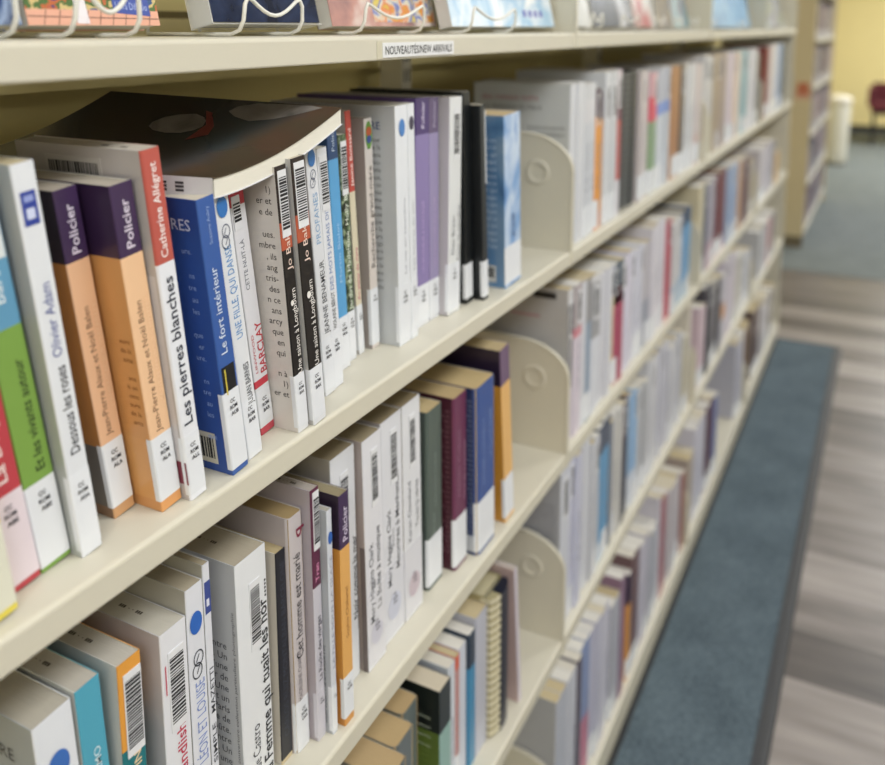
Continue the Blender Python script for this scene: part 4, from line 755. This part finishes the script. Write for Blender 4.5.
# ---------------------------------------------------------------- near books
FIT = {'c0': (-.8075, .0300, .0260, -.050), 'c1': (-.7795, .0300, .0176, -.045), 'c2': (-.7602, .0285, .0185, .004), 'c8': (-.5898, .0255, .0185, -.010), 'c9': (-.5709, .0180, .0108, -.006), 'c10': (-.5593, .0110, .0068, -.005), 'd9': (-.1400, .0120, .0090, -.095)}
for rec in NEAR:
    key, k, x, y, zl, t, h, d, lean = rec
    if key == 'b6': d = .112
    if key == 'd8' or SPEC.get(key) is None: continue
    sp, lab = SPEC[key]
    sp = dict(sp)
    SZ[0] = .86 if key[0] == 'b' else 1.0
    if key in FIT: x, y, t, lean = FIT[key]
    if key == 'b25':
        m1 = art('cloud_cover', ['4c74ac', '7ba0cf', 'c3d2e6', '6f96c9'], 22, .3, (1, 1, .6)); m2 = art('cloud_back', ['3d628f', '5b82ad', '7f98b4', '557ca8'], 22, .3, (1, 1, .6))
        sp['segs'] = [(1, m1)]; sp['side'] = [m2]
    if key == 'b15':
        sp['segs'] = [(.21, WH), (1, art('leafy_spine', ['141a14', '2b3a26', '56694a', '9aa88a', '1a2018'], 110, .35))]
    zz = ZS[k]
    make_book(key, zz, x, y, zl, t, h, d, lean, sp, lab, group='books on the %s of the nearest bay' % ROWN[k])

# three thick tan-paged paperbacks and neighbours on the fourth shelf
for n, (x, t, y, h, sp, lab) in enumerate([
    (-.474, .036, .010, .176, dict(segs=[(1, '5c6468')], side='6c6a60', pages='b39a72', r=.006), 'tan-paged paperback on the fourth shelf, nearest of the three lowest in the picture'),
    (-.437, .037, .024, .176, dict(segs=[(1, '656d70')], side='6c6a60', pages='b39a70', r=.006), 'tan-paged paperback on the fourth shelf, middle of the three'),
    (-.399, .033, .038, .178, dict(segs=[(1, '5f6a6a')], side='6c6a60', pages='ae956c', r=.006), 'tan-paged paperback on the fourth shelf touching the green and black one'),
    (-.3535, .0265, .018, .1785, dict(segs=[(.70, '8fb0aa'), (1, '2d3538')], side=['5c7030', '1b211f'], pages='c8bda8', draw=[lines(.012, .140, .10, .006, .0045, ['Parisiennes', ''], 'b9c4b0'), lines(.014, .105, .03, .007, .0030, ['et la ville', 'sans un mot', 'ni retour', 'de la nuit'], '7e9052')]), 'green paperback with black top band and pale teal spine'),
    ]):
    make_book('e%d' % n, ZS[3], x, y, 0, t, h, .11, 0, sp, lab, group='books on the fourth shelf of the nearest bay')

def spiral(key, x, y, z, t, h, front, pagecol, coilcol, spinecol, split, label, group):
    r = thing('comb_bound_notebook', label, 'notebook', (x, y, z+.0002), (0, 0, 0), group)
    b = MB(); b.box(0, .004, 0, .0012, .15, h, cover(front)); b.build('front_cover', r)
    b = MB(); b.box(t-.0012, .004, 0, t, .15, h, cover(front)); b.build('back_cover', r)
    b = MB(); b.box(.0014, .008, .001, t-.0014, .148, h-.002, paper(pagecol)); b.build('pages', r)
    b = MB(); m = mat(coilcol, .35); n = int(h/.0105); k = cover(spinecol)
    s = t*split
    b.prism([(s, .002), (s, -.0115), (s+(t-s)*.4, -.0120), (s+(t-s)*.75, -.0100), (t, -.005), (t, .002)], 'z', .002, h-.002, k)
    b.prism([(0, .002), (0, -.004), (s*.5, -.0080), (s-.0002, -.0098), (s-.0002, .002)], 'z', .002, h-.002, cover(front))
    for i in range(n):
        z0 = .006+i*(h-.014)/max(n-1, 1)
        b.prism([(-.0009, .010), (-.0009, -.005), (s*.5, -.0094), (s, -.0112), (s, -.0099), (s*.5, -.0081), (-.0001, -.004), (-.0001, .010)], 'z', z0, z0+.0045, m)
    b.build('comb_binding', r)
    return r
spiral('d8', -.2125, .026, ZS[3], .050, .200, 'a39a78', 'b5ac8c', 'd0c9b0', '1b1f2e', .34, 'dark comb-bound notebook with tan cover and pale coils, fourth shelf', 'books on the fourth shelf of the nearest bay')
spiral('u5', .2650, .024, ZS[1], .106, .234, '222426', '3a3b3c', '55585a', '1b1d20', .60, 'black comb-bound binder on the second shelf of the second bay', 'books on the second shelf of the second bay')
# small printed back on the tall white book right of the first seam
spx = dict(side='c4c6c6', pages='bdb9ac', draw=[lines(.050, .205, .20, .02, .009, ['des romans noirs'], 'b4687a'), lines(.045, .192, .185, .02, .007, ['en Amérique du Nord'], '6b6b70'), lines(.010, .165, .03, .0095, .0055, ['de tous les grands', 'romans policiers', '', 'un auteur de talent', 'les plus vendus au', 'monde entier depuis', 'dix ans, traduits', 'en vingt langues'], '6e6f73')])

# ---------------------------------------------------------------- the rows further along
cnt = {}
def ordn(n): return '%d%s' % (n, 'th' if 10 <= n % 100 <= 20 else {1: 'st', 2: 'nd', 3: 'rd'}.get(n % 10, 'th'))
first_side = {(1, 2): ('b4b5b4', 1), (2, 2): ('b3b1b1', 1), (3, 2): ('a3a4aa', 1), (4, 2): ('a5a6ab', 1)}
rf = random.Random(2)
for (k, bay, x, y, t, h, segs, words, j, n, dc) in FAR:
    segs = [(f_, cover(tuple(max(0.01, min(.95, c_*(1+dc*2.2))) for c_ in lin(h_)))) for f_, h_ in segs]
    c = cnt[(k, bay)] = cnt.get((k, bay), 0)+1
    sp = dict(segs=segs, pages=rf.choice(['d2ccbf', 'cdc3ac', 'c0b08c', 'dcd8cf', 'd8d4cc']), r=.0025)
    if (k, bay) in first_side and c == 1:
        sp['side'] = first_side[(k, bay)][0]
        if k == 1: sp.update(spx)
        if k == 2: sp['draw'] = [sidepatch(.02, .055, .93, .97, '232326'), sidepatch(.045, .09, .80, .815, 'b98a94')]
        if k == 3: sp['draw'] = [lines(.010, .20, .03, .0085, .0052, ['la vie secrète', 'de cette famille', 'qui se déchire', 'un matin de mai'], '6c6d74')]
    if 'sticker' in words:
        sp['barcode'] = (h*.68, h*.93, (.25, .75))
    elif rf.random() < .6: sp['spine'] = [(rf.choice(['Le silence', 'La maison', 'Un hiver', 'Les ombres', 'La nuit']), .3, .62, min(.008, t*.35), rf.choice(['8a8c98', '6f7486', 'a0a2ac']), .5)]
    if rf.random() < .5: sp['label'] = (.004, .046, '')
    if rf.random() < .35 and 'barcode' not in sp and k < 4: sp['barcode'] = (h*.74, h*.96, (.3, .75))
    if bay >= 4: sp.pop('barcode', None); sp.pop('spine', None)
    order = {1: 0}.get(bay, 0)
    where = '%s from left, %s, %s' % (ordn(c), ROWN[k], BAYN[bay]) if bay > 1 else '%s past the green book, %s' % (ordn(c), ROWN[k])
    make_book('f%d_%d_%d' % (k, bay, c), ZS[k], x, y, 0, t, h, .15, 0, sp, '%s book, %s' % (words, where), group='books on the %s of the %s' % (ROWN[k], BAYN[bay]))

# ---------------------------------------------------------------- paperback lying across the upright ones
def lying_book():
    root = thing('paperback_book', 'paperback with dark painted cover lying flat across the upright books', 'book', (-.6785, .006, 1.2342), (0, 0, 0), 'books on the second shelf of the nearest bay')
    W, Lg, T = .148, .20, .0125; nu, nv = 16, 10
    ax = Vector((math.cos(.0), math.sin(.0), 0)); ay = Vector((-.285, .958, 0)).normalized()
    def P(u, v, q):
        x = W*u; z = .003+.034*u**1.35-.0035*math.sin(PI*u)+.006*v*(1-u)*1.0+.010*v*u
        p = ax*x*.985+ay*(Lg*v)
        return Vector((p.x, p.y, z+T*q))
    def sheet(mb, q0, q1, m, u0=0, u1=1, v0=0, v1=1):
        g = lambda i, j, q: P(u0+(u1-u0)*i/nu, v0+(v1-v0)*j/nv, q)
        for q, fl in ((q1, 0), (q0, 1)):
            vs = [g(i, j, q) for j in range(nv+1) for i in range(nu+1)]
            fs = [(j*(nu+1)+i, j*(nu+1)+i+1, (j+1)*(nu+1)+i+1, (j+1)*(nu+1)+i) for j in range(nv) for i in range(nu)]
            mb.mesh(vs, fs, m, True)
        for i in range(nu):
            for j in (0, nv): mb.face([g(i, j, q0), g(i+1, j, q0), g(i+1, j, q1), g(i, j, q1)], m, True)
        for j in range(nv):
            for i in (0, nu): mb.face([g(i, j, q0), g(i, j+1, q0), g(i, j+1, q1), g(i, j, q1)], m)
    am = bpy.data.materials.new('dark_painted_cover'); am.use_nodes = True; nt = am.node_tree; N = nt.nodes; L = nt.links
    b = N['Principled BSDF']; b.inputs['Roughness'].default_value = .22
    tc = N.new('ShaderNodeTexCoord'); sp = N.new('ShaderNodeSeparateXYZ'); L.new(tc.outputs['Object'], sp.inputs[0])
    no = N.new('ShaderNodeTexNoise'); no.inputs['Scale'].default_value = 14; no.inputs['Detail'].default_value = 5; no.inputs['Distortion'].default_value = .8; L.new(tc.outputs['Object'], no.inputs[0])
    mr = N.new('ShaderNodeMapRange'); mr.inputs[1].default_value = 0; mr.inputs[2].default_value = .2; L.new(sp.outputs[1], mr.inputs[0])
    ad = N.new('ShaderNodeMath'); ad.operation = 'MULTIPLY_ADD'; ad.inputs[1].default_value = .22; L.new(no.outputs[0], ad.inputs[0]); L.new(mr.outputs[0], ad.inputs[2])
    c1 = N.new('ShaderNodeValToRGB'); e = c1.color_ramp
    for i, (p, h) in enumerate([(.08, '463d30'), (.24, '4c4234'), (.34, '434a4c'), (.52, '353b3b'), (.66, '27221e'), (1.0, '141310')]):
        el = e.elements[i] if i < 2 else e.elements.new(p); el.position = p; el.color = lin(h)+(1,)
    L.new(ad.outputs[0], c1.inputs[0])
    c2 = N.new('ShaderNodeValToRGB'); e = c2.color_ramp; e.elements[0].position = .42; e.elements[0].color = (0, 0, 0, 1); e.elements[1].position = .68; e.elements[1].color = (1, 1, 1, 1)
    n2 = N.new('ShaderNodeTexNoise'); n2.inputs['Scale'].default_value = 26; n2.inputs['Detail'].default_value = 3; L.new(tc.outputs['Object'], n2.inputs[0]); L.new(n2.outputs[0], c2.inputs[0])
    mx = N.new('ShaderNodeMix'); mx.data_type = 'RGBA'; mx.inputs[7].default_value = lin('6a3a2e')+(1,)
    ms = N.new('ShaderNodeMath'); ms.operation = 'MULTIPLY'; ms.inputs[1].default_value = .2; L.new(c2.outputs[0], ms.inputs[0]); L.new(ms.outputs[0], mx.inputs[0]); L.new(c1.outputs[0], mx.inputs[6])
    L.new(mx.outputs[2], b.inputs['Base Color'])
    mb = MB(); sheet(mb, 1.0, 1.05, am)
    wl = art('painted_hat', ['6f6a65', '8b8580', '57534f'], 30, .3); rd = mat('7a2e28', .3)
    def blob(pts, m):
        c = Vector((sum(p[0] for p in pts)/len(pts), sum(p[1] for p in pts)/len(pts)))
        for i in range(len(pts)):
            a, bb = pts[i], pts[(i+1) % len(pts)]
            tri = []
            for q0, q1 in ((0, .5), (.5, 1)):
                A0 = (c.x+(a[0]-c.x)*q0, c.y+(a[1]-c.y)*q0); A1 = (c.x+(a[0]-c.x)*q1, c.y+(a[1]-c.y)*q1)
                B0 = (c.x+(bb[0]-c.x)*q0, c.y+(bb[1]-c.y)*q0); B1 = (c.x+(bb[0]-c.x)*q1, c.y+(bb[1]-c.y)*q1)
                mb.face([P(A0[0], A0[1], 1.07), P(A1[0], A1[1], 1.07), P(B1[0], B1[1], 1.07), P(B0[0], B0[1], 1.07)], m, True)
    blob([(.60, .46), (.64, .43), (.69, .42), (.75, .44), (.79, .47), (.82, .52), (.80, .58), (.76, .62), (.70, .635), (.65, .62), (.61, .58), (.59, .52)], wl)
    blob([(.52, .40), (.62, .40), (.74, .42), (.84, .46), (.86, .50), (.80, .44), (.70, .38), (.60, .35)], rd)
    blob([(.78, .28), (.82, .20), (.88, .14), (.93, .10), (.975, .07), (.99, .12), (.985, .24), (.975, .34), (.93, .40), (.87, .41), (.82, .36)], wl)
    mb.build('cover', root)
    mb = MB(); sheet(mb, -.05, 0.0, cover('cfcfd4')); mb.build('back_cover', root)
    mb = MB(); sheet(mb, 0.0, 1.0, mat('dcd8cc', .9, .06, 500, .2, stretch=(.1, .1, 6)), .012, .995, .004, .996); mb.build('pages', root)
    mb = MB(); m = cover('c9cacf')
    for j in range(nv):
        a, bb = P(0, j/nv, -.05), P(0, (j+1)/nv, -.05); c, d = P(0, (j+1)/nv, 1.06), P(0, j/nv, 1.06)
        o = Vector((-.0008, 0, 0)); mb.face([a+o, bb+o, c+o, d+o], m)
    k = mat('3a3a40', .6)
    for v in (.10, .16, .22):
        for q in (.25, .45, .65):
            mb.face([P(0, v, q)+Vector((-.0011, 0, 0)), P(0, v+.03, q)+Vector((-.0011, 0, 0)), P(0, v+.03, q+.13)+Vector((-.0011, 0, 0)), P(0, v, q+.13)+Vector((-.0011, 0, 0))], k)
    mb.build('spine', root)
lying_book()

# ---------------------------------------------------------------- face-out books on wire stands, top shelf
wire = mat('dcdbd4', .3, .02)
def easel(x, y, wd, label):
    b = MB(); r = .0015; x0, x1 = x-wd/2, x+wd/2; z0 = .0017
    pts = [(x0+.006, y+.10, z0), (x0+.003, y+.05, z0), (x0, y+.012, z0), (x0, y+.004, z0+.003), (x0, y, z0+.010), (x0+.001, y-.001, z0+.021), (x0+.004, y-.001, z0+.0255), (x0+.009, y-.001, z0+.024)]
    for i in range(1, 8):
        q = i/8; pts.append((x0+.009+(wd-.018)*q, y-.001, z0+.024-.0105*math.sin(PI*q)))
    pts += [(x1-.009, y-.001, z0+.024), (x1-.004, y-.001, z0+.0255), (x1-.001, y-.001, z0+.021), (x1, y, z0+.010), (x1, y+.004, z0+.003), (x1, y+.012, z0), (x1-.003, y+.05, z0), (x1-.006, y+.10, z0)]
    b.tube(pts, r, wire, 8)
    b.tube([(x0+.006, y+.10, z0), (x0+.010, y+.104, .10), (x0+.016, y+.106, .15), (x1-.016, y+.106, .15), (x1-.010, y+.104, .10), (x1-.006, y+.10, z0)], r, wire, 8)
    o = b.build('wire_book_stand', None, (0, 0, 1.34)); return tag(o, label, 'book stand', 'white wire book stands on the top shelf')
def display(x0, x1, y, m, label, words=None, th=.016, h=.215, edge='cfcabb', sleeve=False, tilt=.22, yaw=0.0):
    r = thing('display_book', label, 'book', (x0, y, 1.3505 if sleeve else 1.3478), (-tilt, 0, yaw), 'face-out books on the top shelf')
    wd = x1-x0
    b = MB(); b.box(0, 0, 0, wd, .0007, h, m); b.box(0, .0007, 0, .0006, th, h, cover('c6c5c3')); b.box(0, th-.0007, 0, wd, th, h, m)
    if words: words(b, wd)
    b.build('cover', r)
    b = MB(); b.box(.0012, .0009, .0006, wd-.002, th-.0009, h-.001, paper(edge)); b.build('pages', r)
    if sleeve:
        gm = bpy.data.materials.get('clear_sleeve')
        if not gm:
            gm = bpy.data.materials.new('clear_sleeve'); gm.use_nodes = True; p = gm.node_tree.nodes['Principled BSDF']
            p.inputs['Base Color'].default_value = (.86, .87, .88, 1); p.inputs['Roughness'].default_value = .12; p.inputs['Alpha'].default_value = .32
        b = MB(); b.box(-.0022, -.0006, -.001, -.0012, th+.0006, h, gm); b.box(-.0022, -.0012, -.0018, wd+.001, th+.0006, -.0010, gm); b.build('clear_sleeve', r)
    return r
def navy_words(b, wd): text(b, 'ROMAN', (wd*.62, -.0003, .020), (1, 0, 0), UP, .030, .006, mat('7f8ee0', .5), .02)
def libra(b, wd):
    b.face([(wd*.63, -.0002, .008), (wd*.93, -.0002, .006), (wd*.93, -.0002, .018), (wd*.63, -.0002, .020)], mat('3b4f9c', .4))
    text(b, 'Libra Diffusio', (wd*.65, -.0004, .0105), (1, 0, -.04), UP, wd*.26, .0048, mat('a9b6e2', .5))
    gr = mat('6b4a40', .6)
    for i in range(9): b.face([(wd*(.1+.1*i), -.0002, 0), (wd*(.1+.1*i)+.0005, -.0002, 0), (wd*(.13+.1*i)+.0005, -.0002, .009), (wd*(.13+.1*i), -.0002, .009)], gr)
    for z in (.005,): b.face([(0, -.0002, z), (wd, -.0002, z-.001), (wd, -.0002, z-.0005), (0, -.0002, z+.0005)], gr)
    b.face([(wd*.34, -.0002, .001), (wd*.43, -.0002, .001), (wd*.41, -.0002, .030), (wd*.33, -.0002, .030)], mat('dfd8dc', .5))
tile = bpy.data.materials.new('tiled_terrace_cover'); tile.use_nodes = True
nt = tile.node_tree; N = nt.nodes; L = nt.links; pb = N['Principled BSDF']; pb.inputs['Roughness'].default_value = .3
tc = N.new('ShaderNodeTexCoord'); sp_ = N.new('ShaderNodeSeparateXYZ'); L.new(tc.outputs['Object'], sp_.inputs[0])
no = N.new('ShaderNodeTexNoise'); no.inputs['Scale'].default_value = 70; no.inputs['Detail'].default_value = 3; L.new(tc.outputs['Object'], no.inputs[0])
cr_ = N.new('ShaderNodeValToRGB'); e = cr_.color_ramp; e.interpolation = 'CONSTANT'
for i, (p, h) in enumerate([(0, '2f3f74'), (.40, 'b8643c'), (.48, '4d6a3a'), (.55, 'c9b27a'), (.62, '34507c')]):
    el = e.elements[i] if i < 2 else e.elements.new(p); el.position = p; el.color = lin(h)+(1,)
L.new(no.outputs[0], cr_.inputs[0])
gt = N.new('ShaderNodeMath'); gt.operation = 'GREATER_THAN'; gt.inputs[1].default_value = .0095; L.new(sp_.outputs[2], gt.inputs[0])
mx = N.new('ShaderNodeMix'); mx.data_type = 'RGBA'; mx.inputs[6].default_value = lin('dba58e')+(1,); L.new(gt.outputs[0], mx.inputs[0]); L.new(cr_.outputs[0], mx.inputs[7]); L.new(mx.outputs[2], pb.inputs['Base Color'])
display(-.915, -.772, .052, art('night_cover', ['1c2a50', '27406f', '8fa0bd', '1b2748'], 40, .25, (1, 1, .4)), 'dark blue display book cut off at the left picture edge')
display(-.765, -.668, .056, tile, 'face-out book with painted terrace of pink tiles and flowerpots', libra, th=.016)
display(-.622, -.497, .052, art('navy_cover', ['141b2e', '1d2740', '27324e', '161d30'], 25, .15), 'dark navy display book in a clear plastic sleeve', navy_words, th=.020, sleeve=True, yaw=.0)
def yellow_art(b, wd): b.face([(wd*.36, -.0002, .004), (wd*.98, -.0002, .004), (wd*.98, -.0002, .2), (wd*.36, -.0002, .2)], art('flower_art', ['c9b24a', 'd2743a', 'cfc9b4', '4a62b4', 'd0b83e'], 60, .3))
display(-.478, -.290, .052, art('portrait_cover', ['d9cdc6', 'b98a80', '8a6a6a', 'cfc2bd'], 10, .25), 'display book half pinkish portrait, half yellow and red flowers', yellow_art)
def blue_art(b, wd):
    m = mat('6a6ab4', .5)
    for i in range(4): b.box(wd*(.66+.06*i), -.0004, .012, wd*(.69+.06*i), -.0001, .020, m)
display(-.305, -.012, .026, art('sky_art', ['b5d0e4', 'dfe8f0', '9cc2de', 'eef0f2'], 14, .3), 'wide pale sky blue display book beside the first bracket', blue_art)
easel(-.82, .030, .058, 'white wire stand holding the dark blue book at the left edge')
easel(-.732, .030, .046, 'white wire stand in front of the painted terrace book')
easel(-.5825, .030, .067, 'white wire stand in front of the sleeved navy book')
easel(-.410, .030, .104, 'white wire stand in front of the yellow flower book')
easel(-.245, .006, .110, 'white wire stand in front of the pale sky blue book')
for n, (a, bb, cols, lab) in enumerate([
    (.10, .20, ['b9bab6', 'cfcfcc', '9b9c99'], 'grey white display book just past the first bracket on the top shelf'),
    (.215, .44, ['3d424c', '4c525e', '343843', 'b9bac0'], 'dark slate display book on the top shelf of the second bay'),
    (.455, .60, ['c2c0bc', 'b03c44', 'd0cdc8', '9a9a98'], 'white and red display book on the top shelf of the second bay'),
    (.63, .74, ['7c7f96', 'a59a86', '5b678a'], 'grey blue display book on the top shelf of the second bay'),
    (.755, .908, ['7fb7c2', 'c5dfe2', 'a09aa6', '6fa9b6'], 'teal and white display book on the top shelf of the second bay'),
    (.93, 1.13, ['b9a8a6', '5e7090', 'd0ccd0'], 'mauve display book on the top shelf of the third bay'),
    (1.15, 1.82, ['5f96c8', '8dbbe0', 'a9cbe6', '4f86bd'], 'wide bright blue display book on the top shelf of the third bay'),
    (1.86, 2.26, ['6aa0cf', '9ac0de', 'c2cdd6'], 'light blue display book on the top shelf of the last bay'),
    (2.28, 2.74, ['8f8f84', 'a9b092', '8c88a6', 'c6c8d0'], 'grey green display book furthest along the top shelf')]):
    display(a, bb, .045, art('far_cover', cols, 9+n, .3), lab)
    easel((a+bb)/2, .020, min(.10, (bb-a)*.5), 'white wire stand under the %s' % lab.replace(' on the top shelf', '').replace(' just past the first bracket', '').replace(' furthest along the top shelf', ''))

# ---------------------------------------------------------------- second bookcase beyond the cross aisle
tan = mat('c6b897', .5, .02, 300)
r = thing('end_panel', 'tan end panel of the second bookcase beyond the wooden cross aisle', 'end panel', (4.40, 0, .0042))
b = MB(); b.box(0, .053, .07, .02, .31, 2.10, tan); b.build('panel', r)
b = MB(); b.box(.004, .055, 0, .02, .30, .07, mat('6e6450', .6)); b.build('foot', r)
t = thing('wall_sign', 'small orange and white notice fixed to the tan end panel', 'sign', (4.3985, .06, .92))
b = MB(); b.box(-.001, .0, 0, .0, .085, .06, mat('c9a08c', .5)); b.build('notice', t)
b = MB(); b.box(-.002, .01, .025, -.001, .075, .10, mat('b5694c', .5)); b.build('orange_card', t)
r2 = random.Random(8)
cols2 = ['8f8290', '7a6a78', 'b9a3ae', '9a9aa0', '6e6f80', 'a9969c', 'c0b3b8', '7d8784', '5a4654', 'b0a8a4', '46506a']
for k, z in enumerate((.105, .40, .70, .985, 1.275, 1.57)):
    rn = ('lowest', 'second lowest', 'third lowest', 'third highest', 'second highest', 'highest')[k]
    r = thing('metal_shelf', 'cream %s shelf of the second bookcase' % rn, 'shelf', (4.425, .045, z+.004), group='shelves of the second bookcase')
    shelf_board(1.58, False).build('shelf_board', r)
# past three hundred books in view: the far bookcase's blurred rows are one object
b = MB()
for z in (.105, .40, .70, .985, 1.275):
    x = 4.43
    while x < 5.93:
        tt = .022+r2.random()*.03; hh = .19+r2.random()*.05; y0 = .052+r2.random()*.008; zz = z+.0045
        c = cover(r2.choice(cols2)); b.box(x, y0, zz+hh*.25, x+tt, y0+.15, zz+hh, c); b.box(x, y0, zz, x+tt, y0+.15, zz+hh*.25, cover('b5b2b8')); x += tt+.001
tag(b.build('paperback_books'), 'blurred rows of mauve and grey books filling the second bookcase', 'books', kind='stuff')
b = MB(); b.box(6.01, .045, .0042, 6.03, .31, 2.1, tan); tag(b.build('end_panel'), 'cream panel closing the far end of the second bookcase', 'end panel')
b = MB(); b.box(4.425, .302, .0042, 6.005, .31, 2.1, mat('cfc6a8', .5)); tag(b.build('back_panel'), 'cream back panel of the second bookcase', 'panel')

# ---------------------------------------------------------------- bin and chair at the far end
r = thing('waste_bin', 'tall white waste bin standing past the second bookcase', 'bin', (8.02, .085, .0042))
wm = mat('d5d2c6', .45, .02, 30)
def lathe(mb, prof, m, n=24):
    vs = [(rr*math.cos(2*PI*j/n), rr*math.sin(2*PI*j/n), z) for rr, z in prof for j in range(n)]
    mb.mesh(vs, [(k*n+j, k*n+(j+1) % n, (k+1)*n+(j+1) % n, (k+1)*n+j) for k in range(len(prof)-1) for j in range(n)], m, True)
b = MB(); lathe(b, [(.001, .03), (.098, .03), (.100, .06), (.112, .60), (.110, .61), (.001, .61)], wm); b.build('body', r)
b = MB(); lathe(b, [(.001, .61), (.118, .61), (.122, .62), (.120, .655), (.105, .675), (.04, .69), (.001, .69)], mat('d8d2c4', .4)); b.build('lid', r)
b = MB(); lathe(b, [(.001, 0), (.094, 0), (.094, .03), (.001, .03)], mat('9a988e', .5)); b.build('base', r)
r = thing('armchair', 'dark red upholstered chair with black legs near the yellow wall', 'chair', (9.9, -.46, .0042))
red = mat('551620', .8, .08, 50); blk = mat('1c1b1c', .5)
def cushion(x0, y0, z0, x1, y1, z1, c=.02):
    mb = MB(); pl = [(x0+c, z0), (x1-c, z0), (x1, z0+c), (x1, z1-c), (x1-c, z1), (x0+c, z1), (x0, z1-c), (x0, z0+c)]
    mb.prism(pl, 'y', y0, y1, red); return mb
cushion(-.26, -.30, .40, .26, .30, .50).build('seat', r); cushion(.20, -.30, .48, .28, .30, .70).build('backrest', r)
cushion(-.26, .27, .46, .20, .33, .66).build('armrest', r); cushion(-.26, -.33, .46, .20, -.27, .66).build('armrest', r)
for sx in (-.22, .22):
    for sy in (-.26, .26):
        b = MB(); b.prism([(sx-.016, sy-.016), (sx+.016, sy-.016), (sx+.016, sy+.016), (sx-.016, sy+.016)], 'z', 0, .40, blk); b.build('leg', r)
b = MB(); b.box(-.22, -.26, .36, .22, .26, .395, blk); b.build('seat_frame', r)
